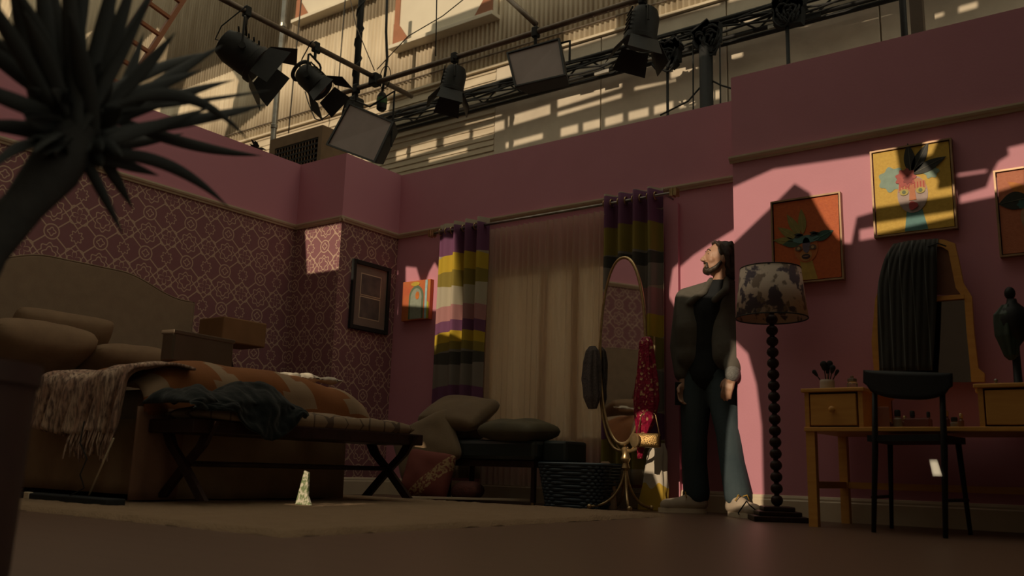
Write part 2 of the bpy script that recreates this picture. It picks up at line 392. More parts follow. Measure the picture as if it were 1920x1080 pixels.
dg = bpy.context.evaluated_depsgraph_get(); me = bpy.data.meshes.new_from_object(co.evaluated_get(dg)); bpy.data.objects.remove(co)
wf = bpy.data.objects.new('wall_gobo', me); link(wf); wf.rotation_euler = (PI/2, 0, 0); wf.location = (0, YF, 0); wf['kind'] = 'structure'
me.materials.clear(); me.materials.append(mat('grey_gobo_wall', (.20, .18, .15), .9))


# ------------------------------------------------------------------ cloth and cushions
def pillow(name, c, size, rot, m, label, cat='cushion', parent=None, lump=.012, seed=0, pw=.42, group=None, build=True):
    """a stuffed cushion: a square outline with pinched corners, full in the middle"""
    W, D, H = size; c = Vector(c); mb = MB(); n = 20
    R_ = rot if isinstance(rot, Matrix) else Euler(rot).to_matrix()
    def f(sgn):
        def g(u, v):
            a, b_ = u*2-1, v*2-1
            e = max(0, (1-abs(a)**2.6)*(1-abs(b_)**2.6))**pw
            q = 1-.07*(1-abs(a)**2)*abs(b_)**3; q2 = 1-.07*(1-abs(b_)**2)*abs(a)**3
            rc = 1-.13*(a*a*b_*b_)**2; x, y = a*W/2*q2*rc, b_*D/2*q*rc
            z_ = sgn*H/2*e + lump*fil(x*9+seed, y*9+sgn*3, 1)*e
            return R_ @ Vector((x, y, z_)) + c
        return g
    mb.grid(f(1), n, n).grid(f(-1), n, n)
    return mb.build(name, m, parent, smooth=True, label=label, cat=cat, group=group)
def drape(mb, c0, prof, ax, depth=.5, folds=7, amp=.14, seed=0, n=48):
    """cloth hanging in folds; prof = (z, sideways shift, half width) from the top down"""
    c0 = Vector(c0); ax = Vector(ax).normalized(); bx_ = Vector((-ax.y, ax.x, 0)); rows = []
    steps = 28; vs, fs = [], []
    for i in range(steps+1):
        t = i/steps*(len(prof)-1); k = min(int(t), len(prof)-2); f = t-k; f = f*f*(3-2*f)
        z_, sh, hw = [prof[k][j]*(1-f)+prof[k+1][j]*f for j in range(3)]
        for j in range(n):
            a = 2*PI*j/n
            r = 1+amp*math.sin(folds*a+seed+z_*4)+amp*.5*math.sin((folds+4)*a+seed*2-z_*7)+.12*fil(a*2+seed, z_*9)
            vs.append(c0+ax*(sh+hw*r*math.cos(a))+bx_*(hw*depth*r*math.sin(a))+Vector((0, 0, z_-c0.z)))
    for i in range(steps):
        for j in range(n): fs.append((i*n+j, i*n+(j+1) % n, (i+1)*n+(j+1) % n, (i+1)*n+j))
    fs += [tuple(range(n))[::-1], tuple(steps*n+j for j in range(n))]
    return mb.add(vs, fs)

# ------------------------------------------------------------------ bed
M['linen'] = mat('tan_linen', (.31, .22, .145), .85, c2=(.26, .18, .12), scale=14, bd=.0015, bs=200, sheen=.2)
M['skirt'] = mat('ochre_bed_skirt', (.34, .22, .125), .85, c2=(.27, .17, .095), scale=9, bd=.0015, bs=160)
M['pillowcase'] = mat('sand_pillowcase', (.26, .165, .095), .85, c2=(.21, .13, .075), scale=10, bd=.002, bs=40)
BX0, BX1, BY0, BY1 = -5.96, -4.32, 2.66, 4.10
bed = thing('bed', ((BX0+BX1)/2, (BY0+BY1)/2, 0), 'double bed with a tan camel-back headboard against the trellis wallpaper', 'bed')
hp = []
for i in range(41):                                             # camel-back headboard
    t = i/40; y = 2.25+t*1.75; s = abs(t-.5)*2
    zt = 1.545 if s < .28 else 1.545-.125*(.5-.5*math.cos(min(1, (s-.28)/.62)*PI))
    hp.append((y, zt))
hb = MB().prism([(-6.035, 2.25, .1)]+[(-6.035, y, z_) for y, z_ in hp]+[(-6.035, 4.0, .1)], (.085, 0, 0))
hbo = hb.build('headboard', 'linen', bed); mo = hbo.modifiers.new('b', 'BEVEL'); mo.width = .012; mo.segments = 3; mo.limit_method = 'ANGLE'
MB().tube([(-5.955, y, z_+.002) for y, z_ in hp]+[(-5.955, 4.0, .3)], .006).build('piping', 'linen', hbo)
box('base', (BX0, BY0+.02, .09), (BX1-.02, BY1-.02, .34), 'darkwood', bed, .01)
box('mattress', (BX0, BY0, .34), (BX1, BY1, .60), 'linen', bed, .05)
for x in (BX0+.1, BX1-.12):
    for y in (BY0+.1, BY1-.1): box('foot', (x-.03, y-.03, .02), (x+.03, y+.03, .09), 'darkwood', bed)
def skirt(a, b_, nrm, z0, z1, nf, amp, seed):
    a, b_ = Vector(a), Vector(b_); n_ = Vector(nrm)
    return lambda u, v: a.lerp(b_, u)+n_*(.012+amp*(1-v)*math.sin(u*nf*2*PI+seed)+amp*.8*(1-v)*fil(u*6, seed))+Vector((0, 0, z0+(z1-z0)*v))
MB().grid(skirt((BX0, BY0, 0), (BX1+.02, BY0, 0), (0, -1, 0), .055, .44, 6, .012, 1), 80, 6).build('bed_skirt', 'skirt', bed, smooth=True, solid=.004)
MB().grid(skirt((BX1, BY0-.02, 0), (BX1, BY1, 0), (1, 0, 0), .03, .44, 7, .016, 3), 80, 6).build('bed_skirt', 'skirt', bed, smooth=True, solid=.004)
MB().grid(skirt((-4.27, 2.60, 0), (-4.27, 2.88, 0), (.8, -.4, 0), .03, .5, 2, .014, 6), 16, 8).build('hanging_sheet', mat('rust_sheet', (.24, .12, .07), .85, c2=(.19, .095, .055), bd=.002, bs=60), bed, smooth=True, solid=.005)
pillow('pillow', PX(60, 655, -5.60), (.46, .72, .26), (0, -.5, .1), 'pillowcase', 'sand pillow at the left edge of the picture, against the headboard', 'pillow', seed=1)
pillow('pillow', PX(95, 640, -5.80)+Vector((0, .05, .02)), (.40, .70, .20), (0, -1.05, .0), 'pillowcase', 'squarer sand pillow propped upright behind the other pillows on the bed', 'pillow', seed=2)
pillow('pillow', PX(235, 672, -5.62)+Vector((0, .05, -.05)), (.46, .78, .2), (0, -.35, .0), 'pillowcase', 'flatter sand pillow on the bed nearest the bedside lamp', 'pillow', seed=4)

# bedspread: burnt orange with cream arrow shapes
bm_, nt, b = new_mat('orange_bedspread', .85)
p = pos(nt); yy = p[1]; q = (p[0]*-1)+p[2]*.9                      # distance run over the edge of the bed
cq = (q/.60+.33)._m('FRACT')-.5; cell = (yy/.50+cq*.55+.20)._m('FRACT')-.5      # slanted blocks with stepped ends
body = cell.abs().lt(.15)*cq.abs().lt(.24)
step1 = cell.gt(-.28)*cell.lt(-.13)*cq.gt(-.24)*cq.lt(-.06)
cut1 = cell.gt(.06)*cq.gt(.10)
tip = (cell.abs()*1.3+(cq-.24)).lt(.14)*cq.gt(.2)*cq.lt(.40)
f = (body*((cut1*-1)+1)).max(step1).max(tip)
orange = mixc(nt, noise_ex(nt, 7, 5), (.28, .10, .022), (.20, .065, .018))
cream = mixc(nt, noise_ex(nt, 9, 5), (.34, .23, .14), (.27, .18, .11))
nt.links.new(mixc(nt, f, orange, cream).s, b.inputs['Base Color']); bump(nt, b, noise_ex(nt, 120, 3), .002)
def spread(u, v):
    # v runs from the head side over the top and down the foot; u runs across the bed
    y = 2.63+u*1.79; s = v*1.32; x = -5.30+s
    edge = BX1+.05
    ridge = .725+.05*math.sin(min(1, max(0, (u-.02)/.75))*PI)+.02*fil(y*3, x*2)
    side = 0
    if u < .10: side = ((.10-u)/.10)**1.6*.10
    if u > .80: side = ((u-.80)/.20)**1.9*.27
    if x < edge-.14: z_ = ridge-.015+.015*math.sin(s*3); xx = x
    else:
        t = (x-(edge-.14)); R_ = .14; a = min(t/R_, PI/2)
        xx = edge-.14+R_*math.sin(a); z_ = ridge-R_*(1-math.cos(a))-max(0, t-R_*PI/2)
        xx += .012*math.sin(y*17)+.01*fil(y*6, t*5)
    return Vector((xx, y+(.02*math.sin(s*5) if .1 < u < .9 else 0), max(z_-side+.008*fil(x*8, y*8), .47)))
MB().grid(spread, 70, 60).build('bedspread', bm_, smooth=True, solid=.02, label='burnt orange bedspread with cream arrow pattern heaped over the foot of the bed', cat='bedspread')
def sheet(u, v):
    c = PX(446, 696, -4.56).lerp(PX(640, 712, -4.56), u); a = v*2*PI
    r = (.030+.014*fil(u*9, 1.3)+.005*math.sin(u*23))*math.sin(PI*min(1, .04+u*.95))**.4
    return c+Vector((r*1.7*math.cos(a), .02*fil(u*20, v*3), r*math.sin(a)+.012*fil(u*26, v*6)-.012))
MB().grid(sheet, 70, 16).build('bed_sheet', mat('crumpled_white_sheet', (.66, .58, .47), .85, bd=.004), smooth=True, label='crumpled pale sheet edge catching sunlight on top of the bed', cat='sheet')
# knitted throw with fringe over the near corner
tm, nt, b = new_mat('mottled_knit', .95)
n1 = noise_ex(nt, 16, 6, (1, 1, .3)); n2 = noise_ex(nt, 70, 3, (1, 1, .25))
c1 = mixc(nt, ((n1-.5)*3+.5)._m('ADD', 0, clamp=True), (.68, .50, .37), (.40, .22, .16)); c1 = mixc(nt, ((n2-.5)*4+.4)._m('ADD', 0, clamp=True), c1, (.16, .10, .08))
nt.links.new(c1.s, b.inputs['Base Color']); bump(nt, b, n2, .012, .9)
th = thing('knitted_throw', (-4.7, 2.58, .42), 'mottled knitted throw with fringe draped over the near side of the bed', 'throw')
def throw(u, v):
    x = -5.24+u*1.0; top = .655+.03*u+.012*math.sin(u*9)
    ln = v*.62; slant = .16*(v-.4)*(1-u)
    if ln < .28: y = 2.90-ln; z_ = top+.03+.02*math.sin(ln/.28*PI)
    else:
        a = min((ln-.28)/.07, PI/2); y = 2.62-.10*math.sin(a); z_ = top+.03-.07*(1-math.cos(a))-max(0, ln-.28-.11)
    fold = (.032*math.sin(u*30+v*3)+.018*math.sin(u*61+v*5+1)+.014*fil(u*12, v*4))*min(1, v*1.5)
    return Vector((x-slant+fold*.5, y-fold-.03*(v**2), z_-.07*u*v*v+fold*.3))
MB().grid(throw, 120, 34).build('throw_cloth', tm, th, smooth=True, solid=.014)
for k in range(46):
    u = .62+.38*k/45; c = throw(u, .97+.03*random.random()); l_ = .10+.05*random.random()
    e = c+Vector((random.uniform(-.05, .0), random.uniform(-.03, .02), -l_))
    MB().tube([c+Vector((0, 0, .02)), c.lerp(e, .5)+Vector((random.uniform(-.01, .01), -.012, 0)), e], .0042, 5).build('fringe_tassel', tm, th)
# lapsed items by the bed
pb = PX(382, 655, -4.52)
lp = thing('metal_box', (pb.x, pb.y, pb.z-.15), 'smooth brownish grey box standing on the bed in front of the headboard', 'box')
gm = mat('brushed_bronze_lacquer', (.20, .15, .11), .30, .5, c2=(.15, .115, .08), scale=3)
cc = Vector((pb.x, pb.y, 0)); a0 = PX(322, 619, -4.52); a1 = PX(441, 690, -4.52)
MB().box((pb.x-.10, a0.y, a1.z-.01), (pb.x, a1.y, a0.z), .012, rz(.12), (pb.x, pb.y, a1.z)).build('body', gm, lp)
MB().box((pb.x-.105, a0.y-.004, a0.z-.02), (pb.x+.004, a1.y+.004, a0.z+.004), .004, rz(.12), (pb.x, pb.y, a1.z)).build('lid', gm, lp)
q0 = PX(397, 595, -5.72); q1 = PX(474, 652, -5.72); bc = Vector((-5.72, (q0.y+q1.y)/2, 0)); rr_ = (q1.y-q0.y)/2
bt = thing('bedside_table', (bc.x, bc.y, 0), 'small dark bedside table between the bed and the wallpapered return', 'table')
box('top', (bc.x-.2, bc.y-.06, .62), (bc.x+.2, bc.y+.31, .65), 'darkwood', bt, .006); box('body', (bc.x-.18, bc.y-.04, .3), (bc.x+.18, bc.y+.29, .62), 'darkwood', bt)
for sx in (-.16, .16):
    for sy in (-.02, .27): box('leg', (bc.x+sx-.02, bc.y+sy-.02, 0), (bc.x+sx+.02, bc.y+sy+.02, .3), 'darkwood', bt)
bl = thing('bedside_lamp', (bc.x, bc.y, .65), 'bedside lamp with a square tan shade beside the headboard', 'lamp')
MB().lathe([(.07, 0), (.07, .02), (.025, .05), (.05, .14), (.055, .22), (.02, .32), (.012, .36), (.012, .45)], (bc.x, bc.y, .65), 20).build('base', 'darkwood', bl, smooth='auto')
MB().box((bc.x-.15, bc.y-rr_, q1.z-.01), (bc.x+.15, bc.y+rr_, q0.z), .01).build('lamp_shade', mat('tan_parchment', (.26, .13, .055), .8, c2=(.21, .105, .042), scale=5), bl)
# black block, cable and cane under the near side
ex = thing('extension_block', (-5.0, 2.36, 0), 'long black socket block on the floor under the near side of the bed', 'socket block')
a0 = PY(48, 940, 2.36); a1 = PY(228, 946, 2.40)
MB().box((a0.x, 2.32, 0), (a1.x, 2.42, .05), .006).build('body', 'blackcloth', ex)
box('plug', (a0.x+.06, 2.315, .02), (a0.x+.11, 2.34, .055), 'base', ex, .004)
MB().tube([PY(158, 790, 2.36), PY(150, 830, 2.38), PY(163, 860, 2.37), PY(150, 890, 2.37), PY(158, 915, 2.37), PY(140, 925, 2.36), PY(125, 932, 2.35)], .0035, 6).build('cable', 'black', smooth=True, label='thin black cable hanging from under the knitted throw', cat='cable')
MB().tube([PY(213, 822, 2.385), PY(190, 875, 2.39), PY(167, 928, 2.39)], .0045, 6).build('cord', mat('pale_cord', (.62, .50, .34), .7), smooth=True, label='taut pale cord running down the bed skirt', cat='cord')

# bench at the foot of the bed
BC = -4.05
be = thing('foot_bench', (BC, 3.45, 0), 'dark bench with crossed legs and a cream quilted seat at the foot of the bed', 'bench')
b0, b1 = 2.66, 4.36
for yv in (b0+.10, b1-.12):
    for s in (1, -1):
        pts = [(BC-s*.19, yv+s*.012, .045), (BC-s*.11, yv+s*.012, .12), (BC, yv+s*.012, .22), (BC+s*.11, yv+s*.012, .31), (BC+s*.19, yv+s*.012, .43)]
        mb = MB()
        for (xa, ya, za), (xb, yb, zb) in zip(pts[:-1], pts[1:]): mb.prism([(xa-.035, ya-.012, za), (xa+.035, ya-.012, za), (xb+.035, yb-.012, zb), (xb-.035, yb-.012, zb)], (0, .024, 0))
        mb.build('leg', 'darkwood', be)
MB().tube([(BC, b0+.1, .22), (BC, b1-.12, .22)], .014).build('stretcher', 'darkwood', be)
box('seat_frame', (BC-.2, b0, .37), (BC+.18, b1, .44), 'darkwood', be, .008)
qm, nt, b = new_mat('cream_quilted_seat', .9)
p = pos(nt); wv = ((p[1]*34).sin()*.5+(p[0]*40+(p[1]*11).sin()*2).sin()*.5)
nt.links.new(mixc(nt, wv.abs().lt(.12), mixc(nt, noise_ex(nt, 20, 4), (.28, .20, .13), (.21, .145, .09)), (.10, .065, .045)).s, b.inputs['Base Color']); bump(nt, b, wv, .006)
pillow('seat_cushion', (BC, (b0+b1)/2, .468), (.40, b1-b0+.03, .11), (0, 0, 0), qm, None, None, be, lump=.02, pw=.3)
M['teal'] = mat('dark_teal_wool', (.004, .008, .009), .95, c2=(.008, .011, .012), scale=12, bd=.006, bs=45, sheen=.15)
cy0, cy1 = PX(340, 765, -3.9).y, PX(556, 780, -3.9).y
def coat(u, v):
    y = cy0+u*(cy1-cy0); hump = .05+.10*math.exp(-((u-.70)/.24)**2)+.035*math.exp(-((u-.2)/.2)**2); hang = .13*max(0, math.sin(max(0, min(1, (u-.38)/.55))*PI))**.7
    edge = min(1, u/.07, (1-u)/.07)**.5; wr = .018*fil(u*9, v*5)+.010*math.sin(u*21+v*9)+.012*fil(u*22, v*12)
    if v < .62: t = v/.62; x = -4.24+t*.40; z_ = .515+(hump*math.sin(PI*min(1, .12+t*.8))+wr)*edge
    else: t = (v-.62)/.38; x = -3.84+.035*math.sin(t*PI/2)+wr*.8; z_ = .515+(hump*math.sin(PI*.92))*edge*(1-t)-t*(.03+hang)+wr*.4
    return (x, y+.02*fil(v*7, u*3), z_)
MB().grid(coat, 80, 44).build('coat', 'teal', smooth=True, solid=.012, label='dark teal coat heaped on the middle of the foot bench', cat='coat')
pm, nt, b = new_mat('leafy_paper', .6)
nz = noise_ex(nt, 60, 4); nt.links.new(mixc(nt, ((nz-.5)*8+.5)._m('ADD', 0, clamp=True), (.70, .66, .52), (.20, .26, .12)).s, b.inputs['Base Color'])
pp = Vector((-4.265, 3.16, 0))
MB().prism([(-3.80, jq.y+.01, .024), (-3.67, jq.y, .024), (-3.71, jq.y+.01, .07), (-3.74, jq.y+.03, .19), (-3.77, jq.y+.03, .20)], (.0, .012, 0)).build('gift_bag', pm, label='leaf-printed paper bag catching sunlight on the rug in front of the foot bench', cat='bag')

# rug
rm, nt, b = new_mat('shaggy_tan_rug', 1)
n1 = noise_ex(nt, 9, 5); n2 = noise_ex(nt, 130, 3)
nt.links.new(mixc(nt, n1, (.31, .205, .12), (.24, .155, .09)).s, b.inputs['Base Color']); bump(nt, b, n1+n2, .012, .9)
def rug(u, v):
    x, y = -2.36-u*3.2, 2.0+v*2.75
    e = min(u*3.2, v*2.75, (1-v)*2.75, 1); h = .022*min(1, e/.03)**.5
    return (x+.012*fil(y*9, 1), y+.012*fil(x*9, 2), h+.004*fil(x*14, y*14)+.003*fil(x*40, y*40))
MB().grid(rug, 130, 110).build('rug', rm, smooth=True, label='thick tan rug spread under the bed and foot bench', cat='rug')

# ------------------------------------------------------------------ window dressing
def curtain_mat(name, xc, hw, rows):
    m, nt, b = new_mat(name, .85); p = pos(nt); x = (p[0]-xc)/hw; x2 = x*x*.8
    c = mixc(nt, noise_ex(nt, 30, 3), (.40, .33, .24), (.34, .28, .2))
    for z1, z0, rgb in rows:
        zc, hh = (z0+z1)/2, abs(z1-z0)/2; dz = (p[2]-zc)/hh
        ins = (x2*.55+dz*dz).lt(1.0)
        c = mixc(nt, ins, c, rgb)
    wv = noise_ex(nt, 250, 2)
    nt.links.new(c.s, b.inputs['Base Color']); bump(nt, b, wv, .001)
    return m
PU, YE, OL, CR, PK, DG, GR = (.16, .055, .13), (.52, .36, .025), (.25, .19, .03), (.47, .42, .31), (.42, .20, .20), (.06, .055, .045), (.22, .19, .16)
zl = lambda y: PY(850, y, 5.56).z
rowsL = [(zl(a), zl(c_), col) for a, c_, col in ((425, 452, PU), (440, 482, PU), (476, 538, YE), (508, 590, CR), (508, 538, OL), (572, 612, PK), (600, 642, PU), (620, 676, YE), (640, 690, OL), (655, 740, GR), (660, 684, DG), (722, 775, PU), (752, 830, OL), (800, 860, GR))]
zr_ = lambda y: PY(1185, y, 5.56).z
rowsR = [(zr_(a), zr_(c_), col) for a, c_, col in ((360, 400, PU), (395, 430, PU), (418, 485, OL), (470, 545, GR), (475, 500, DG), (540, 600, PK), (590, 640, YE), (630, 700, OL), (690, 780, GR), (770, 830, PU), (820, 880, OL))]
def curtain(x0, x1, label, rows, nf, seed):
    t = thing('curtain', ((x0+x1)/2, 5.56, .2), label, 'curtain', 'patterned curtains at the window')
    cm = curtain_mat('pebble_print_'+str(seed), (x0+x1)/2, (x1-x0)/2*1.05, rows)
    def f(u, v):
        k = 1-.12*(1-v); x = (x0+x1)/2+(u-.5)*(x1-x0)*(1.03-.03*v)
        a = .045*math.sin(u*nf*2*PI+seed)*(.75+.25*v)+.012*fil(u*9+seed, v*3)
        if u < .36 and seed < 2: a *= .25
        return (x, 5.555+a*k, .16+v*2.10)
    MB().grid(f, 130, 24).build('curtain_cloth', cm, t, smooth=True, solid=.004)
    for i in range(nf*2):
        u = (i+.25)/(nf*2)
        MB().tube([(x0+(x1-x0)*u+.0, 5.555+.028*math.cos(a), 2.195+.028*math.sin(a)) for a in [k*PI/8 for k in range(16)]], .005, 6, closed=True).build('grommet', 'brass', t, smooth=True)
    return t
cx = lambda x, y: PY(x, y, 5.555).x
curtain(cx(824, 440), cx(912, 425), 'curtain with yellow and purple pebble print left of the sheers, partly sunlit', rowsL, 4, 1)
curtain(cx(1131, 380), cx(1240, 360), 'shaded pebble-print curtain hanging behind the oval cheval mirror', rowsR, 4, 2.6)
rd = thing('curtain_rod', (-3.8, 5.555, 2.19), 'slim metal curtain rod with square brass ends above the window', 'curtain rod')
ra, rb = PY(815, 440, 5.555), PY(1258, 361, 5.555)
MB().tube([(ra.x, 5.555, 2.195), (rb.x, 5.555, 2.195)], .011, 10).build('rod', 'steel', rd, smooth=True)
for x, s in ((ra.x, -1), (rb.x, 1)):
    mb = MB()
    for k in range(4): mb.box((x+s*(k*.014), 5.53-.004*(k % 2), 2.17-.004*(k % 2)), (x+s*(k*.014+.011), 5.58+.004*(k % 2), 2.22+.004*(k % 2)))
    mb.build('finial', 'brass', rd)
    MB().tube([(x-s*.05, 5.555, 2.195), (x-s*.05, 5.69, 2.195)], .007).build('bracket', 'steel', rd)
sm_, nt, b = new_mat('beige_voile', .9); b.inputs['Base Color'].default_value = (.74, .58, .45, 1); b.inputs['Transmission Weight'].default_value = 0
tr = nt.nodes.new('ShaderNodeBsdfTransparent'); mx = nt.nodes.new('ShaderNodeMixShader'); mx.inputs[0].default_value = .30
tl = nt.nodes.new('ShaderNodeBsdfTranslucent'); tl.inputs[0].default_value = (.74, .58, .45, 1); m2 = nt.nodes.new('ShaderNodeMixShader'); m2.inputs[0].default_value = .45
nt.links.new(b.outputs[0], m2.inputs[1]); nt.links.new(tl.outputs[0], m2.inputs[2])
nt.links.new(m2.outputs[0], mx.inputs[1]); nt.links.new(tr.outputs[0], mx.inputs[2]); nt.links.new(mx.outputs[0], nt.nodes['Material Output'].inputs[0])
def sheer(x0, x1, seed, label):
    MB().grid(lambda u, v: (x0+u*(x1-x0), 5.625+.016*math.sin(u*11*2*PI+seed+.6*fil(u*5, v))+.008*math.sin(u*27*PI+v*2), .12+v*2.05), 150, 10).build('sheer_curtain', sm_, smooth=True, label=label, cat='sheer curtain')
xm_ = cx(1020, 400)
bk_ = thing('added_fill_light', (-3.7, 7.0, 0), 'added fill light on a stand behind the window of the set', 'fill light')  # lamp added out of sight behind the window to brighten the sheers
for k in range(3): a = k*2*PI/3; MB().tube([(-3.7, 7.0, .5), (-3.7+.45*math.cos(a), 7.0+.45*math.sin(a), .0)], .014).build('stand_leg', 'black', bk_)
MB().tube([(-3.7, 7.0, .3), (-3.7, 7.0, 1.15)], .016).build('stand', 'black', bk_)
MB().box((-4.05, 6.98, 1.15), (-3.35, 7.1, 1.6), .01).build('lamp_head', 'black', bk_)
al = bpy.data.lights.new('added_fill_lamp', 'AREA'); al.shape = 'RECTANGLE'; al.size = .66; al.size_y = .42; al.energy = 90; al.color = (1, .75, .52)
ao = bpy.data.objects.new('added_fill_lamp', al); COL.objects.link(ao); ao.parent = bk_; ao.location = (0, -.03, 1.375); ao.rotation_euler = (PI/2, 0, 0)
sheer(cx(905, 420), xm_, 0, 'beige voile sheer hanging beside the left pebble-print curtain')
sheer(xm_-.02, cx(1150, 380), 1.3, 'beige voile sheer hanging beside the cheval mirror')

# ------------------------------------------------------------------ pictures on the left
fp = thing('framed_print', (-5.45, 5.37, 1.36), 'black framed pair of prints in a pale mount on the far wallpaper', 'framed print')
y0, y1, z0, z1 = 5.145, 5.6, 1.357, 1.952; X = -5.47
for a, c in (((X, y0, z0), (X+.03, y0+.035, z1)), ((X, y1-.035, z0), (X+.03, y1, z1)), ((X, y0+.035, z0), (X+.03, y1-.035, z0+.035)), ((X, y0+.035, z1-.035), (X+.03, y1-.035, z1))): box('frame_bar', a, c, 'black', fp, .003)
box('mount', (X, y0+.035, z0+.035), (X+.012, y1-.035, z1-.035), mat('grey_mount', (.27, .20, .17), .7), fp)
M['faded'] = mat('faded_print', (.06, .055, .06), .6, c2=(.18, .14, .13), scale=9)
for za, zb in ((z0+.11, z0+.285), (z0+.31, z1-.11)):
    box('print_border', (X+.012, y0+.105, za-.008), (X+.0135, y1-.105, zb+.008), 'base', fp); box('print', (X+.0135, y0+.112, za), (X+.015, y1-.112, zb), 'faded', fp)
cv = PY(758, 530, 5.66); cw = PY(806, 598, 5.66)
ct = thing('canvas_painting', ((cv.x+cw.x)/2, 5.66, cw.z), 'small colourful canvas of an arched figure on the window wall', 'painting')
box('canvas', (cv.x, 5.645, cw.z), (cw.x, 5.69, cv.z), mat('red_canvas', (.55, .10, .05), .6, c2=(.62, .22, .04), scale=7), ct, .003)
def flat(parent, name, pts, y, rgb, t=.0015, c2=None):
    m_ = mat('paint_%02x%02x%02x' % tuple(int(v*255) for v in rgb), rgb, .6, c2=c2, scale=30); return MB().prism([(x, y, z_) for x, z_ in pts], (0, -t, 0)).build(name, m_, parent)
def ell(cx_, cz, a, b_, n=24, t0=0, t1=2*PI): return [(cx_+a*math.cos(t0+(t1-t0)*k/n), cz+b_*math.sin(t0+(t1-t0)*k/n)) for k in range(n)]
mx_, mz = (cv.x+cw.x)/2, (cv.z+cw.z)/2; W_ = cw.x-cv.x; H_ = cv.z-cw.z
flat(ct, 'painted_arch', [(mx_-.08, cw.z+.01), (mx_+.09, cw.z+.01)]+ell(mx_+.005, mz+.02, .085, .11, 20, 0, PI), 5.645, (.14, .20, .12))
flat(ct, 'painted_arch', [(mx_-.06, cw.z+.01), (mx_+.07, cw.z+.01)]+ell(mx_+.005, mz+.02, .065, .085, 20, 0, PI), 5.643, (.34, .38, .30))
flat(ct, 'painted_face', ell(mx_+.02, mz+.04, .022, .035), 5.641, (.70, .20, .03)); flat(ct, 'painted_halo', ell(mx_-.01, cv.z-.03, .05, .018), 5.643, (.65, .45, .05))
flat(ct, 'painted_band', [(cw.x-.055, cw.z+.005), (cw.x-.03, cw.z+.005), (cw.x-.03, cv.z-.005), (cw.x-.055, cv.z-.005)], 5.643, (.40, .62, .66))
flat(ct, 'painted_band', [(cw.x-.028, cw.z+.005), (cw.x-.008, cw.z+.005), (cw.x-.008, cw.z+.14), (cw.x-.028, cw.z+.16)], 5.643, (.55, .50, .04))

# ------------------------------------------------------------------ under the window
YO = 5.12
o0, o1 = PY(828, 840, YO).x, PY(1003, 840, YO).x; oz1, oz0 = PY(900, 824, YO).z, PY(900, 862, YO).z
ot = thing('window_bench', ((o0+o1)/2, YO+.2, 0), 'dark teal upholstered bench under the window, piled with cushions', 'bench')
M['slate'] = mat('slate_leatherette', (.022, .032, .034), .38, c2=(.03, .04, .04), scale=4, coat=.2)
box('seat', (o0, YO, oz0), (o1, YO+.36, oz1), 'slate', ot, .03); box('seat_extension', (o1+.005, YO+.08, oz0-.01), (o1+.2, YO+.36, oz1), 'slate', ot, .02)
box('seat_rail', (o0+.02, YO+.02, oz0-.045), (o1-.02, YO+.34, oz0), 'darkwood', ot)
for x in (o0+.03, o1-.05):
    for y in (YO+.03, YO+.30): MB().box((x, y, .02), (x+.03, y+.03, oz0-.045), .003).build('leg', 'darkwood', ot); box('ferrule', (x+.004, y+.004, 0), (x+.026, y+.026, .02), 'brass', ot)
M['tan'] = mat('tan_velvet', (.19, .125, .065), .85, c2=(.15, .095, .05), scale=8, bd=.002, bs=80, sheen=.2)
M['olive'] = mat('olive_grey_cushion', (.12, .095, .052), .8, c2=(.08, .066, .04), scale=6, bd=.002, bs=80)
c = PY(868, 778, YO+.20); pillow('cushion', c+Vector((0, -.05, .015)), (.56, .46, .17), (.50, .10, .1), 'tan', 'tan cushion slumped on the left of the window bench', seed=3)
c = PY(968, 808, YO+.14); pillow('cushion', c+Vector((.02, .0, .0)), (.56, .40, .17), (.06, .03, -.1), 'olive', 'olive grey cushion lying flat on the window bench', seed=5)
c = PY(850, 812, YO+.18); pillow('cushion', c+Vector((.02, .02, -.01)), (.40, .38, .14), (.05, -.1, .2), mat('dark_umber_cushion', (.10, .075, .05), .85, bd=.002), 'dark umber cushion lying under the slumped tan cushion', seed=9)
c = PY(795, 845, YO-.08); pillow('cushion', (c.x+.02, c.y, .39), (.54, .46, .16), (1.25, -.45, .35), 'tan', 'tan cushion leaning between the foot bench and the window bench', seed=7)
rm_, nt, b = new_mat('rust_embroidered', .85)
rc_ = PY(800, 900, YO-.16).x+.01; p = pos(nt); band = (p[0]-rc_)-(p[2]-.185)*1.0
e_ = noise_ex(nt, 55, 4); fm_ = ((e_-.5)*9+.5)._m('ADD', 0, clamp=True)
sel = band.gt(.03)*band.lt(.15)
nt.links.new(mixc(nt, sel*fm_, mixc(nt, noise_ex(nt, 10, 4), (.20, .048, .034), (.15, .033, .025)), (.36, .23, .11)).s, b.inputs['Base Color'])
c = PY(800, 900, YO-.16); pillow('cushion', (c.x+.01, c.y, .185), (.40, .37, .15), (1.32, .12, .25), rm_, 'rust red cushion with an embroidered band standing on the floor', seed=8)
c = PY(877, 922, YO+.02); pillow('pouffe', (c.x, YO+.02, .075), (.22, .2, .15), (.1, 0, .3), mat('rust_knit', (.14, .04, .03), .9, c2=(.08, .03, .025), scale=40, bd=.006, bs=60), 'small dark rust knitted ball under the window bench', 'pouffe', seed=2, pw=.5)
st0, st1 = PZ(757, 941, 0), PZ(1000, 946, 0); dv = (st1-st0).normalized(); nv = Vector((-dv.y, dv.x, 0))*.02
MB().prism([v_+Vector((0, 0, .024)) for v_ in (st0-nv, st1-nv, st1+nv, st0+nv)], (0, 0, .014)).build('timber_batten', 'base', label='thin pale timber batten lying on the floor before the window bench', cat='batten')
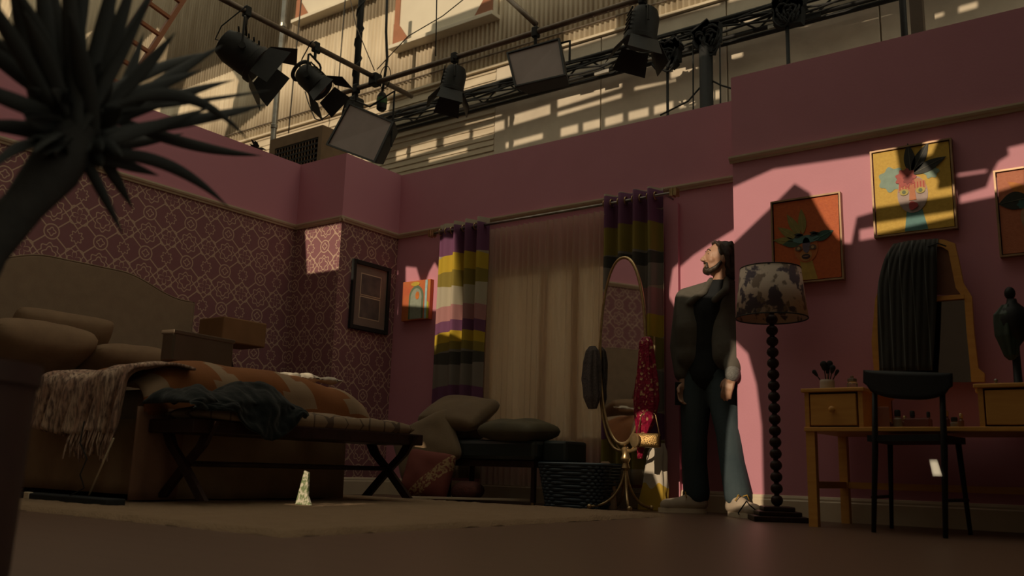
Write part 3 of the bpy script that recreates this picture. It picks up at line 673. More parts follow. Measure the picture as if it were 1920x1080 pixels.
# woven basket
bk = PZ(1062, 951, 0); YK = 5.10; bl_, br_ = PY(1012, 945, YK).x, PY(1112, 945, YK).x; tl_, tr_ = PY(1004, 870, YK).x, PY(1126, 868, YK).x; bzt = PY(1065, 870, YK).z
ba = thing('laundry_basket', ((bl_+br_)/2, YK+.14, 0), 'dark navy woven laundry basket beside the window bench', 'basket')
M['navy'] = mat('navy_weave', (.03, .05, .075), .35, c2=(.045, .065, .085), scale=30, coat=.2)
cxk, cyk = (bl_+br_)/2+.005, YK+.16; w0, w1 = (br_-bl_)/2, (tr_-tl_)/2
def rr(a, w_, d, n=5.):
    ca, sa = math.cos(a), math.sin(a); return (w_*math.copysign(abs(ca)**(2/n), ca), d*math.copysign(abs(sa)**(2/n), sa))
rows = 13
for i in range(rows):
    t = i/(rows-1); z_ = .012+t*(bzt-.03); w_ = w0+(w1-w0)*t; d_ = .13+.03*t
    pts = []
    for k in range(72):
        x, y = rr(2*PI*k/72, w_+(.005 if (k//2+i) % 2 else -.005), d_+(.005 if (k//2+i) % 2 else -.005)); pts.append((cxk+x, cyk+y, z_))
    MB().tube(pts, .0118, 6, closed=True).build('weave_strand', 'navy', ba, smooth=True)
mb = MB()
for k in range(36):
    (xa, ya), (xb, yb) = rr(2*PI*k/36, w0, .13), rr(2*PI*k/36, w1, .16); mb.tube([(cxk+xa, cyk+ya, 0), (cxk+xb, cyk+yb, bzt-.01)], .004, 5)
mb.build('stakes', 'navy', ba)
MB().tube([(cxk+rr(2*PI*k/60, w1+.006, .166)[0], cyk+rr(2*PI*k/60, w1+.006, .166)[1], bzt) for k in range(60)], .012, 8, closed=True).build('rim', 'navy', ba, smooth=True)
MB().box((cxk-w0, cyk-.12, .004), (cxk+w0, cyk+.12, .014)).build('base', 'navy', ba)

# ------------------------------------------------------------------ cheval mirror
mc = Vector((-2.92, 5.26, 0)); mn = Vector((-.24, -.97, 0)).normalized(); ms = Vector((.97, -.24, 0)).normalized()
HW, zc, HH = .205, 1.055, .63
mt = thing('cheval_mirror', (mc.x, mc.y, 0), 'tall oval cheval mirror on a curled brass stand beside the basket', 'mirror')
def oval(w_, h_, off, n=72): return [mc+mn*off+ms*(w_*math.copysign(abs(math.cos(a))**.9, math.cos(a)))+Vector((0, 0, zc+h_*math.sin(a))) for a in [2*PI*k/n for k in range(n)]]
MB().prism(oval(HW-.004, HH-.004, .004), mn*.004).build('mirror_glass', 'mirror', mt)
MB().prism(oval(HW, HH, -.012), mn*.012).build('backing', 'darkwood', mt)
MB().tube(oval(HW, HH, .004), .012, 8, closed=True).build('oval_frame', 'brass', mt, smooth=True)
zp, zj = 1.06, .40
def arc(s, w_, z0, z1, n=20):                                   # side arm of the stand: from pivot down to the joint
    return [mc-mn*.03+ms*(s*w_*max(0, math.cos(t))**.62)+Vector((0, 0, z0-(z0-z1)*math.sin(t))) for t in [PI/2*k/n for k in range(n+1)]]
for s in (-1, 1):
    MB().tube(arc(s, HW+.045, zp, zj-.02), .012, 8).build('stand_arm', 'brass', mt, smooth=True)
    MB().tube([mc-mn*.03+ms*s*(HW+.045)+Vector((0, 0, zp)), mc-mn*.03+ms*s*(HW+.045)+Vector((0, 0, zp+.06)), ], [.0095, .006], 8).build('arm_tip', 'brass', mt)
    MB().tube([mc-mn*.03+ms*s*(HW+.05)+Vector((0, 0, zp)), mc+ms*s*HW+Vector((0, 0, zp))], .008).build('pivot', 'brass', mt)
    MB().tube([mc-mn*.03+Vector((0, 0, zj))+ms*(s*r*math.cos(a))+Vector((0, 0, r*math.sin(a)+.03)) for r, a in [(.13*(1-k/22)+.012, .2+k*.28) for k in range(20)]], .006, 6).build('scroll', 'brass', mt, smooth=True)
MB().lathe([(.012, 0), (.03, .02), (.02, .05), (.034, .08), (.022, .11), (.03, .14), (.01, .17)], mc-mn*.03+Vector((0, 0, zj-.15)), 16).build('hub', 'brass', mt, smooth='auto')
for fx, fy in ((-3.085, 5.12), (-2.80, 5.44), (-2.78, 5.10), (-3.06, 5.42)):
    e = Vector((fx, fy, .02)); a = mc-mn*.03+Vector((0, 0, zj-.08)); d = (e-a); d.z = 0
    MB().tube([a+d*(k/12)**1.9+Vector((0, 0, -(a.z-.02)*math.sin(PI/2*k/12))) for k in range(13)], .0095, 8).build('leg', 'brass', mt, smooth=True)
    MB().ball(e+Vector((0, 0, -.002)), .018, 10).build('foot', 'brass', mt, smooth=True)
lft = mc-mn*.05-ms*(HW+.045); rgt = mc-mn*.05+ms*(HW+.045)
lft = PY(1110, 700, mc.y+.02); rgt = PY(1211, 720, mc.y-.06)
mb = drape(MB(), (lft.x, lft.y+.0, 1.07), [(1.09, 0, .025), (1.06, 0, .05), (.98, -.005, .066), (.86, -.01, .072), (.74, 0, .062), (.66, .01, .03)], ms, .5, 7, .2, 1)
mb.build('knit_shawl', mat('charcoal_crochet', (.08, .066, .068), .95, c2=(.15, .12, .11), scale=60, bd=.01, bs=90), smooth=True, label='charcoal crocheted shawl hung on the left arm of the cheval mirror', cat='shawl')
sq, nt, b = new_mat('crimson_sequins', .3)
v_ = nt.nodes.new('ShaderNodeTexVoronoi'); v_.inputs['Scale'].default_value = 70; gg = nt.nodes.new('ShaderNodeNewGeometry'); nt.links.new(gg.outputs[0], v_.inputs[0])
sp_ = nt.nodes.new('ShaderNodeSeparateColor'); nt.links.new(v_.outputs['Color'], sp_.inputs[0]); rnd = Ex(nt, sp_.outputs[0])
nt.links.new(mixc(nt, rnd.gt(.86), mixc(nt, rnd, (.34, .012, .05), (.20, .008, .035)), (.62, .36, .20)).s, b.inputs['Base Color'])
nt.links.new((rnd*.4).s, b.inputs['Metallic']); bump(nt, b, Ex(nt, v_.outputs['Distance']), .004)
mb = drape(MB(), (rgt.x, rgt.y, 1.1), [(1.115, 0, .03), (1.08, 0, .05), (.98, .0, .06), (.84, 0, .075), (.70, 0, .09), (.58, -.005, .08), (.48, -.03, .04), (.33, -.05, .018)], ms, .5, 5, .16, 2)
mb.build('sequin_scarf', sq, smooth=True, label='crimson sequinned scarf hung on the right arm of the cheval mirror', cat='scarf')
gb = thing('sequin_handbag', PY(1215, 842, mc.y-.1), 'small gold sequinned handbag hanging from the cheval mirror', 'handbag')
gm_ = mat('gold_sequins', (.42, .27, .10), .25, .8, c2=(.16, .09, .03), scale=120, bd=.005, bs=160)
c = PY(1216, 826, mc.y-.1)
pillow('bag_body', c, (.17, .10, .07), (1.45, 0, .3), gm_, None, None, gb, lump=.006, pw=.3)
MB().tube([c+Vector((-.08, 0, .03)), c+Vector((-.05, 0, .16)), c+Vector((.0, 0, .2)), c+Vector((.05, 0, .16)), c+Vector((.08, 0, .03))], .004, 6).build('strap', 'brass', gb, smooth=True)
MB().lathe([(.035, -.004), (.045, 0), (.045, .012), (.035, .016)], c+Vector((-.07, -.04, 0)), 20, (-.4, -.9, 0)).build('ring', 'brass', gb, smooth='auto')
tm2, nt, b = new_mat('white_yellow_tote', .9)
p = pos(nt); z_ = p[2]+((p[0]*60).sin()*.02); nt.links.new(mixc(nt, z_.lt(.16), (.62, .55, .45), (.58, .38, .05)).s, b.inputs['Base Color'])
tb = PY(1238, 900, 5.5)
mb = drape(MB(), (tb.x-.02, 5.48, .4), [(.44, .02, .035), (.38, .01, .06), (.26, 0, .075), (.12, -.01, .09), (.0, -.02, .10)], (1, .1, 0), .5, 4, .1, 5)
mb.build('tote_bag', tm2, smooth=True, label='crumpled white tote with a yellow base on the floor beside the man', cat='bag')
sb_ = PY(1132, 915, 5.30)
mb = drape(MB(), (sb_.x, 5.32, .3), [(.31, .0, .025), (.27, .01, .055), (.18, .01, .075), (.08, .0, .088), (.0, .0, .09)], (1, 0, 0), .55, 3, .06, 3)
mb.build('suede_bag', mat('tan_suede', (.42, .28, .18), .9, c2=(.36, .24, .15), bd=.002), smooth=True, label='tan suede bag on the floor behind the mirror legs', cat='bag')

# ------------------------------------------------------------------ the man in the alcove
M['skin'] = mat('skin', (.52, .30, .20), .5, c2=(.47, .26, .17), scale=20)
M['hair'] = mat('dark_brown_hair', (.060, .036, .020), .5, c2=(.025, .016, .011), scale=60, stretch=(1, 1, .3), bd=.006, bs=120)
M['tee'] = mat('black_tee', (.022, .024, .026), .9, bd=.002)
M['jacket'] = mat('dark_olive_jacket', (.10, .09, .075), .85, c2=(.13, .118, .10), scale=9, bd=.004, bs=30)
M['denim'] = mat('dark_denim', (.038, .058, .070), .85, c2=(.06, .082, .092), scale=4, bd=.003, bs=60)
J = lambda x, y, Y: PY(x, y, Y)
F = Vector((-.80, -.59, .16)).normalized(); U = Vector((0, 0, 1)); U = (U-F*U.dot(F)).normalized(); R_ = F.cross(U).normalized()   # R_ = towards the camera's far side
HM = Matrix((F, R_, U)).transposed()                           # local head axes: x forward, y side, z up
hc = J(1349, 487, 5.43)
def h(x, y, z_): return hc+F*x+R_*y+U*z_
neck = J(1352, 534, 5.46); chest = J(1332, 585, 5.46); waist = J(1330, 662, 5.47); pel = J(1330, 700, 5.46)
shR, elR, wrR = J(1288, 562, 5.45), J(1276, 650, 5.46), J(1281, 718, 5.40)
shL, elL, wrL = J(1372, 562, 5.50), J(1378, 655, 5.44), J(1373, 704, 5.30)
hpR, knR, anR = J(1312, 715, 5.46), J(1302, 815, 5.44), J(1306, 925, 5.47)
hpL, knL, anL = J(1350, 715, 5.46), J(1368, 815, 5.36), J(1384, 930, 5.29)
man = MB()
man.ball(h(-.012, 0, .022), (.098, .077, .098), 24, HM).ball(h(.022, 0, -.045), (.068, .058, .072), 20, HM).ball(h(.05, 0, .01), (.048, .056, .07), 20, HM)
man.ball(h(.066, 0, -.085), (.026, .028, .024), 14, HM)                                   # chin
man.cap2(h(.088, 0, .022), h(.113, 0, -.022), .009, .013).ball(h(.102, .011, -.027), .009, 10).ball(h(.102, -.011, -.027), .009, 10)   # nose
man.cap2(h(.083, -.032, .04), h(.083, .032, .04), .011, .011)                             # brow
man.cap2(h(.087, -.014, -.050), h(.087, .014, -.050), .0075, .0075).cap2(h(.086, -.014, -.063), h(.086, .014, -.063), .008, .008)   # lips
for s in (-1, 1):
    man.ball(h(.074, s*.031, .018), (.010, .014, .010), 12, HM)                            # eyes
    man.ball(h(-.012, s*.078, -.008), (.020, .009, .032), 12, HM)                          # ears
    man.ball(h(.055, s*.038, -.022), (.026, .022, .026), 12, HM)                           # cheeks
man.limb([(h(-.03, 0, -.05), .056), (neck, .06)]).limb([(neck, .062), (chest, .12), (waist, .115), (pel, .125)])
man.limb([(shR, .055), (elR, .042), (wrR, .028)]).limb([(shL, .055), (elL, .042), (wrL, .028)])
man.limb([(shR, .06), (shL, .06)]).limb([(hpR, .085), (knR, .058), (anR, .042)]).limb([(hpL, .085), (knL, .058), (anL, .042)])
man.limb([(pel, .1), (hpR, .085)]).limb([(pel, .1), (hpL, .085)])
def hand(wr, d, side, pal, k, curl):
    """palm and five bent fingers; d along the hand, side towards the thumb, pal the way the palm faces"""
    d, side = Vector(d).normalized(), Vector(side).normalized(); pal = Vector(pal); pal = (pal-d*pal.dot(d)).normalized(); side = (side-d*side.dot(d)-pal*side.dot(pal)).normalized()
    man.limb([(wr, .026), (wr+d*.03, .027)])
    for q in (-.027, -.009, .009, .027): man.cap2(wr+d*.02+side*q*.7, wr+d*.085*k+side*q, .013, .0115)
    for q, L in ((.028, .070), (.0095, .078), (-.0095, .073), (-.028, .058)):
        a = wr+d*.088*k+side*q; l1 = L*.5*k; pts = [(a, .0098)]; dd = d.copy(); p_ = a
        for j, ll in enumerate((.5, .3, .25)):
            ang = curl*(j+1)*.75; dd = (d*math.cos(ang)+pal*math.sin(ang)); p_ = p_+dd*L*k*ll; pts.append((p_, .0092-.0008*j))
        man.limb(pts)
    a = wr+d*.03+side*.024; man.limb([(a, .013), (a+d*.028+side*.022+pal*.01, .0115), (a+d*.055+side*.026+pal*.024, .0098)])
hand(wrL, (-.25, -.25, -.9), (-.8, -.1, .25), (-.1, .9, -.1), 1.0, .42)
hand(wrR, (-.05, -.25, -1), (-.35, -.9, 0), (.9, -.3, 0), 1.0, .5)
person = man.build('person', 'skin', remesh=.0058, smoothit=3, label='bearded man in a dark jacket and jeans leaning in the alcove, looking up', cat='person')
# hair and beard
hr = MB().ball(h(-.030, 0, .038), (.095, .088, .095), 22, HM).ball(h(-.066, 0, -.012), (.066, .082, .085), 20, HM).ball(h(-.078, 0, -.075), (.055, .075, .06), 18, HM)
for k in range(70):
    a = random.uniform(-1.35, 1.35); t = random.uniform(0, 1)
    y = .078*math.sin(a*1.15); x0 = .045*math.cos(a)
    p0 = h(x0-.02, y*.5, .125-.02*abs(a)); p1 = h(-.045, y*1.05, .11-.02*t); p2 = h(-.10-.01*t, y*1.12, .03); p3 = h(-.095-.02*t, y*1.12, -.06-.05*t)
    hr.limb([(p0, .006), (p1, .010), (p2, .011), (p3, .005)])
for k in range(26):
    s = 1 if k % 2 else -1; t = random.random()
    hr.limb([(h(.06-.02*t, s*.02, .112), .007), (h(.035-.03*t, s*.066, .08), .009), (h(-.01-.03*t, s*.088, .02), .009), (h(-.03-.03*t, s*.088, -.05-.03*t), .005)])
hr.build('hair', 'hair', person, remesh=.005, smoothit=2)
bd_ = MB()
for s in (-1, 1):
    bd_.limb([(h(.0, s*.068, -.03), .012), (h(.025, s*.060, -.07), .016), (h(.055, s*.034, -.094), .018), (h(.078, 0, -.098), .018)])
    bd_.limb([(h(.094, 0, -.040), .008), (h(.083, s*.024, -.046), .009), (h(.078, s*.028, -.075), .012), (h(.088, 0, -.083), .012)])
bd_.ball(h(.070, 0, -.088), (.030, .036, .030), 14, HM)
bd_.build('beard', 'hair', person, remesh=.004, smoothit=2)
for s in (-1, 1):
    MB().ball(h(.0825, s*.031, .016), (.006, .009, .0065), 10, HM).build('eye', mat('eye_dark', (.05, .03, .02), .3), person, smooth=True)
    MB().limb([(h(.091, s*.014, .042), .004), (h(.090, s*.032, .047), .0045), (h(.080, s*.048, .040), .003)]).build('eyebrow', 'hair', person, smooth=True)
# clothes
te = MB().limb([(neck+Vector((0, 0, -.03)), .085), (chest, .138), (waist, .132), (J(1330, 702, 5.46), .138)]).limb([(shR, .07), (shL, .07)])
te.build('tee_shirt', 'tee', person, remesh=.009, smoothit=4)
tr_m = MB()
lat = Vector((1, 0, 0))
tr_m.ball(J(1331, 705, 5.46), (.17, .125, .085), 20).limb([(hpR, .108), (J(1304, 765, 5.45), .098), (knR, .084), (J(1302, 870, 5.45), .082), (anR+Vector((0, 0, .0)), .086)])
tr_m.limb([(hpL, .108), (J(1360, 765, 5.42), .098), (knL, .084), (J(1374, 870, 5.33), .080), (anL, .084)])
tr_m.build('jeans', 'denim', person, remesh=.010, smoothit=5)
jk = MB()
for sgn, sh, el, wr in ((-1, shR, elR, wrR), (1, shL, elL, wrL)):
    jk.limb([(neck+Vector((sgn*.05, 0, -.02)), .06), (sh, .082), (el, .072), (el.lerp(wr, .75), .056)])
    jk.limb([(sh+Vector((-sgn*.035, -.03, -.04)), .09), (sh+Vector((-sgn*.045, -.055, -.2)), .098), (J(1298 if sgn < 0 else 1362, 655, 5.42), .098), (J(1297 if sgn < 0 else 1363, 668, 5.42), .10)])
    jk.limb([(neck+Vector((sgn*.055, -.035, .03)), .02), (neck+Vector((sgn*.075, -.10, -.06)), .026), (chest+Vector((sgn*.085, -.13, .05)), .022)])
jk.limb([(shR+Vector((.05, .05, -.05)), .08), (shL+Vector((-.05, .05, -.05)), .08)]).limb([(waist+Vector((-.06, .05, .02)), .10), (waist+Vector((.06, .05, .02)), .10)]).limb([(chest+Vector((-.05, .05, 0)), .1), (chest+Vector((.05, .05, 0)), .1)])
jk.limb([(neck+Vector((-.05, .03, .02)), .03), (neck+Vector((0, .055, .03)), .03), (neck+Vector((.05, .03, .02)), .03)])
jk.build('jacket', 'jacket', person, remesh=.009, smoothit=4)
MB().limb([(elL.lerp(wrL, .62), .052), (wrL+Vector((0, 0, .0)), .047)]).build('cuff', mat('grey_wool_cuff', (.15, .15, .14), .95, c2=(.22, .21, .2), scale=60, bd=.01, bs=120), person, remesh=.007, smoothit=2)
M['shoe'] = mat('cream_sneaker', (.52, .42, .32), .7, c2=(.44, .35, .26), scale=14)
M['lace'] = mat('mustard_lace', (.50, .30, .05), .8)
def shoe(heel, toe, an):
    d = (toe-heel); d.z = 0; L = d.length; d.normalize(); s = Vector((-d.y, d.x, 0))
    g = lambda a, b_, z_: heel+d*a+s*b_+Vector((0, 0, z_-heel.z))
    up_ = MB().ball(g(L*.78, 0, .045), (.058, .048, .042), 18, Matrix((d, s, Vector((0, 0, 1)))).transposed()).limb([(g(.035, 0, .06), .043), (g(L*.45, 0, .058), .047), (g(L*.75, 0, .045), .043)]).limb([(g(.04, 0, .06), .042), (g(.05, 0, .11), .043)]).limb([(g(L*.5, 0, .062), .042), (g(.06, 0, .11), .04)])
    o = up_.build('shoe', 'shoe', person, remesh=.007, smoothit=4)
    out = [g(L*(.5-.5*math.cos(t)), (.042+.012*(1-math.cos(t))/2)*math.sin(t), 0) for t in [2*PI*k/32 for k in range(32)]]
    MB().prism(out, (0, 0, .028)).build('sole', 'base', o)
    for k in range(4):
        a = L*(.40+.09*k); zz = .112-.017*k
        MB().tube([g(a, -.036, zz-.028), g(a+.008, 0, zz+.004), g(a, .036, zz-.028)], .0045, 6).build('lace', 'lace', o, smooth=True)
    for q in (-1, 1): MB().tube([g(L*.40, 0, .118), g(L*.40+.02, q*.03, .13), g(L*.45, q*.05, .095)], .004, 6).build('lace', 'lace', o, smooth=True)
shoe(Vector((J(1322, 960, 5.46).x, 5.49, 0)), Vector((J(1242, 958, 5.36).x, 5.30, 0)), anR)
shoe(Vector((J(1364, 966, 5.28).x, 5.30, 0)), Vector((J(1428, 974, 5.13).x, 5.12, 0)), anL)
ph = J(1276, 738, 5.38)
MB().box(ph+Vector((-.036, -.006, -.075)), ph+Vector((.036, .006, .075)), .004, rz(.6) @ rx(.1)).build('phone', 'black', label="dark phone held in the man's hand by the window curtain", cat='phone')

# ------------------------------------------------------------------ floor lamp
lx, ly = -1.81, 5.03
fl = thing('floor_lamp', (lx, ly, 0), 'floor lamp with a dark bobbin-turned column and brush-stroke drum shade', 'lamp')
mb = MB()
for hw, za, zb in ((.145, 0, .03), (.115, .03, .055), (.085, .055, .08)): mb.box((lx-hw, ly-hw, za), (lx+hw, ly+hw, zb), .006, rz(.5))
mb.build('base', 'darkwood', fl)
zb = .08; nb = 17; hb_ = (1.17-zb)/nb
for k in range(nb):
    MB().lathe([(.014, 0)]+[(.014+.020*math.sin(PI*j/8)**.6, .004+(hb_-.006)*j/8) for j in range(9)]+[(.014, hb_)], (lx, ly, zb+k*hb_), 18).build('bobbin', 'darkwood', fl, smooth='auto')
MB().lathe([(.016, 0), (.016, .14), (.03, .16), (.03, .19)], (lx, ly, 1.17), 14).build('lamp_holder', 'darkwood', fl, smooth='auto')
sm2, nt, b = new_mat('brushstroke_shade', .9)
nz = noise_ex(nt, 10, 3, (1, 1, .8)); n2 = noise_ex(nt, 40, 2, (1, 1, 2)); k1 = ((nz+n2*.12-.60)*22)._m('ADD', 0, clamp=True)
nz2 = noise_ex(nt, 13, 3, (1.3, .8, .8), 'Generated' if False else 'Position'); k2 = (((nz2*-1)+.43)*22)._m('ADD', 0, clamp=True)
c1 = mixc(nt, k1, (.66, .53, .44), (.10, .075, .10)); c1 = mixc(nt, k2, c1, (.26, .19, .15))
nt.links.new(c1.s, b.inputs['Base Color'])
MB().lathe([(.204, 1.145), (.172, 1.44)], (lx, ly, 0), 48, cap=False).build('lamp_shade', sm2, fl, smooth=True, solid=.003)
for r, z_ in ((.204, 1.145), (.172, 1.44)): MB().tube([(lx+r*math.cos(a), ly+r*math.sin(a), z_) for a in [2*PI*k/48 for k in range(48)]], .004, 6, closed=True).build('shade_ring', 'black', fl, smooth=True)
for k in range(3): a = k*2*PI/3; MB().tube([(lx, ly, 1.34), (lx+.18*math.cos(a), ly+.18*math.sin(a), 1.40)], .003).build('shade_spoke', 'black', fl)
MB().tube([(lx-.1, ly+.05, .02), (lx-.16, ly+.0, .08), (lx-.2, ly+.06, .1), (lx-.26, ly+.08, .03), (lx-.3, ly+.2, .006)], .004, 6).build('flex', 'black', fl, smooth=True)

# ------------------------------------------------------------------ dressing table
DY0, DY1, DX0, DX1 = 4.66, 5.26, -1.515, -.16
dk = thing('dressing_table', ((DX0+DX1)/2, 5.0, 0), 'honey pine dressing table with two small drawers and an open middle', 'dressing table')
ZT2, ZS = .695, .475
pd = [(DX0, -1.225), (-.705, DX1)]
for x in (DX0, DX1-.045):
    for y in (DY0, DY1-.045): MB().prism([(x, y, ZS), (x+.045, y, ZS), (x+.045, y+.045, ZS), (x, y+.045, ZS)], (0, 0, -ZS)).build('leg', 'pine', dk)
box('shelf', (DX0-.005, DY0-.01, ZS), (DX1+.005, DY1, ZS+.022), 'pine', dk, .003)
for x0, x1 in pd:
    box('side_panel', (x0, DY0, ZS+.022), (x0+.022, DY1, ZT2-.02), 'pine', dk); box('side_panel', (x1-.022, DY0, ZS+.022), (x1, DY1, ZT2-.02), 'pine', dk)
    box('back_panel', (x0, DY1-.015, ZS+.022), (x1, DY1, ZT2-.02), 'pine', dk)
    box('top', (x0-.015, DY0-.015, ZT2-.02), (x1+.012, DY1, ZT2), 'pine', dk, .004)
    dr = box('drawer', (x0+.03, DY0-.006, ZS+.03), (x1-.03, DY1-.03, ZT2-.03), 'pine', dk, .004)
    MB().lathe([(.006, 0), (.008, .012), (.016, .02), (.016, .028), (.008, .034)], ((x0+x1)/2, DY0-.006, (ZS+ZT2)/2), 16, (0, -1, 0)).build('knob', 'pine', dr, smooth='auto')
box('stretcher', (DX0+.045, DY1-.04, .19), (DX1-.045, DY1-.015, .225), 'pine', dk)
for x in (DX0, DX1-.045): box('side_rail', (x+.01, DY0+.045, .19), (x+.035, DY1-.045, .225), 'pine', dk)
# arched vanity mirror
YM = 5.20
mo_ = thing('vanity_mirror', (-1.04, YM, ZT2), 'arched pine vanity mirror standing on the dressing table', 'mirror')
pm2 = lambda pts: [PY(x, y, YM) for x, y in pts]
outer = pm2([(1640, 716), (1634, 640), (1641, 560), (1662, 505), (1690, 458), (1725, 449), (1770, 449), (1790, 456), (1798, 490), (1806, 530), (1822, 556), (1826, 620), (1834, 690), (1846, 700), (1846, 716)])
inner = pm2([(1654, 716), (1648, 640), (1655, 562), (1674, 512), (1698, 472), (1725, 462), (1765, 462), (1778, 470), (1784, 500), (1792, 540), (1808, 560), (1812, 620), (1819, 690), (1820, 703), (1821, 716)])
fr = MB()
for i in range(len(outer)-1):
    q4 = [outer[i], outer[i+1], inner[i+1], inner[i]]; fr.prism(q4, (0, .03, 0))
fr.build('frame', 'pine', mo_)
q_ = pm2([(1655, 562), (1674, 512), (1698, 472), (1725, 462), (1765, 462), (1778, 470), (1784, 500), (1792, 540), (1800, 551), (1660, 553)])
MB().prism([v+Vector((0, .012, 0)) for v in q_], (0, .008, 0)).build('upper_panel', mat('terracotta_panel', (.24, .10, .06), .6), mo_)
q_ = pm2([(1654, 716), (1648, 640), (1655, 562), (1808, 560), (1812, 620), (1819, 690), (1821, 716)])
MB().prism([v+Vector((0, .014, 0)) for v in q_], (0, .006, 0)).build('mirror_glass', 'mirror_dim', mo_)
a_, b_ = PY(1655, 558, YM), PY(1808, 556, YM); box('cross_rail', (a_.x, YM-.008, b_.z-.012), (b_.x, YM+.02, b_.z+.012), 'pine', mo_)
for x, y in ((1640, 708), (1842, 708)): c = PY(x, y, YM); box('foot', (c.x-.03, YM-.06, ZT2), (c.x+.03, YM+.05, ZT2+.03), 'pine', mo_, .006)
# striped garment over the mirror
gm2, nt, b = new_mat('pinstripe_cloth', .9); p = pos(nt); sx = (p[0]/.062)._m('FRACT')
nt.links.new(mixc(nt, sx.lt(.09), mixc(nt, noise_ex(nt, 25, 4), (.026, .028, .028), (.04, .038, .035)), (.10, .11, .11)).s, b.inputs['Base Color'])
g0, g1 = PY(1645, 560, YM-.06).x, PY(1752, 560, YM-.06).x
def garment(u, v):
    y_ = 696-v*246; ed = 0 if v < .62 else (.5-.5*math.cos((v-.62)/.38*PI/2))
    xl = PY(1648-4*math.sin(v*PI)+ed*42, y_, YM-.06).x; xr = PY(1748+8*math.sin(v*2), y_, YM-.06).x
    zz = PY(1700, y_, YM-.06).z
    fy = .004*math.sin(u*9*2*PI+v*2)+.012*fil(u*5, v*3)
    return (xl+(xr-xl)*u, YM-.05+fy-.03*math.sin(u*PI)+(.05*max(0, v-.9)/.1), zz)
MB().grid(garment, 90, 24).build('striped_shirt', gm2, smooth=True, solid=.006, label='dark pinstriped shirt hung over the left side of the vanity mirror', cat='shirt')
c = PY(1740, 462, YM-.05)
MB().tube([c+Vector((-.02, 0, -.03)), c+Vector((.0, 0, .0)), c+Vector((.05, 0, .012)), c+Vector((.09, 0, -.01))], .004, 6).build('coat_hanger', 'black', smooth=True, label='thin black hanger hook over the top of the vanity mirror', cat='hanger')
# things on the dressing table
def on_table(x, Y): return PY(x, 720, Y).x
M['creampot'] = mat('cream_ceramic', (.50, .43, .36), .5, c2=(.4, .34, .28), scale=20)
bx_, by_ = on_table(1551, 4.82), 4.82
bp = thing('brush_pot', (bx_, by_, ZT2), 'ribbed cream pot of make-up brushes on the dressing table', 'pot')
MB().lathe([(.036, 0)]+[(.037+.001*(k % 2), .004+.006*k) for k in range(9)]+[(.034, .06), (.03, .055), (.03, .01)], (bx_, by_, ZT2), 24).build('pot', 'creampot', bp, smooth='auto')
for k, (dx, dz, r) in enumerate(((-.05, .085, .012), (-.012, .12, .02), (.012, .125, .017), (.03, .10, .016), (.045, .085, .01), (.0, .1, .012))):
    a = Vector((bx_+dx*.3, by_, ZT2+.03)); e = Vector((bx_+dx, by_-.01+.01*(k % 3), ZT2+dz))
    ob = MB().tube([a, e], .0032, 6).build('brush', 'brass' if k == 5 else 'black', bp)
    MB().cap2(e, e+(e-a).normalized()*.022, r*.6, r, 10).build('bristles', 'blackcloth', ob, smooth=True)
jx = on_table(1598, 4.86)
jm = new_mat('clear_jar_glass', .05)[0]; jm.node_tree.nodes['Principled BSDF'].inputs['Transmission Weight'].default_value = .8; jm.node_tree.nodes['Principled BSDF'].inputs['Base Color'].default_value = (.8, .7, .6, 1)
jt = thing('glass_jar', (jx, 4.86, ZT2), 'small faceted glass jar beside the brush pot', 'jar')
MB().lathe([(.024, 0), (.028, .01), (.028, .04), (.02, .048)], (jx, 4.86, ZT2), 10).build('jar', jm, jt)
MB().lathe([(.022, .048), (.024, .052), (.024, .064), (.008, .07), (.01, .078), (.002, .082)], (jx, 4.86, ZT2), 12).build('lid', 'steel', jt)
kinds = [('cosmetic_bottle', 'bottle'), ('lipstick', 'lipstick'), ('cosmetic_jar', 'jar')]
mats = [mat('amber_cosmetic', (.16, .07, .035), .35), mat('plum_cosmetic', (.10, .03, .03), .4), mat('ivory_cosmetic', (.30, .24, .18), .5), 'black', 'brass']
spots = [(1655, .09), (1668, .06), (1684, .11), (1697, .07), (1712, .1), (1728, .06), (1742, .09), (1775, .10), (1790, .07), (1803, .08)]
posn = ['first', 'second', 'third', 'fourth', 'fifth', 'sixth', 'seventh', 'eighth', 'ninth', 'tenth']
for k, (px_, hh) in enumerate(spots):
    Y = 4.92+.06*(k % 3); x = PY(px_, 800, Y).x; r = .013+.005*(k % 3)
    o = thing('cosmetic_bottle', (x, Y, ZS+.022), posn[k]+' cosmetic bottle from the left in the open middle of the dressing table', 'bottle', 'cosmetics in the dressing table')
    MB().lathe([(r, 0), (r, hh*.55), (r*.6, hh*.62), (r*.6, hh*.7)], (x, Y, ZS+.022), 12).build('bottle', mats[k % 3], o, smooth='auto'); MB().lathe([(r*.7, hh*.7), (r*.7, hh*.95), (r*.5, hh)], (x, Y, ZS+.022), 12).build('cap', mats[3+(k % 2)], o, smooth='auto')
cc_ = PY(1650, 775, 4.85)
MB().box((cc_.x-.03, 4.84, ZS+.022), (cc_.x+.045, 4.855, ZS+.135), .003, rz(.2)).build('greeting_card', mat('rose_card', (.30, .13, .10), .6), label='rose coloured card standing in the open middle of the dressing table', cat='card')
pk = PY(1720, 790, 4.86); box('make_up_box', (pk.x-.06, 4.84, ZS+.022), (pk.x+.06, 4.92, ZS+.075), mat('plum_box', (.16, .05, .05), .5), bev=.005, label='plum coloured box in the open middle of the dressing table', cat='box')
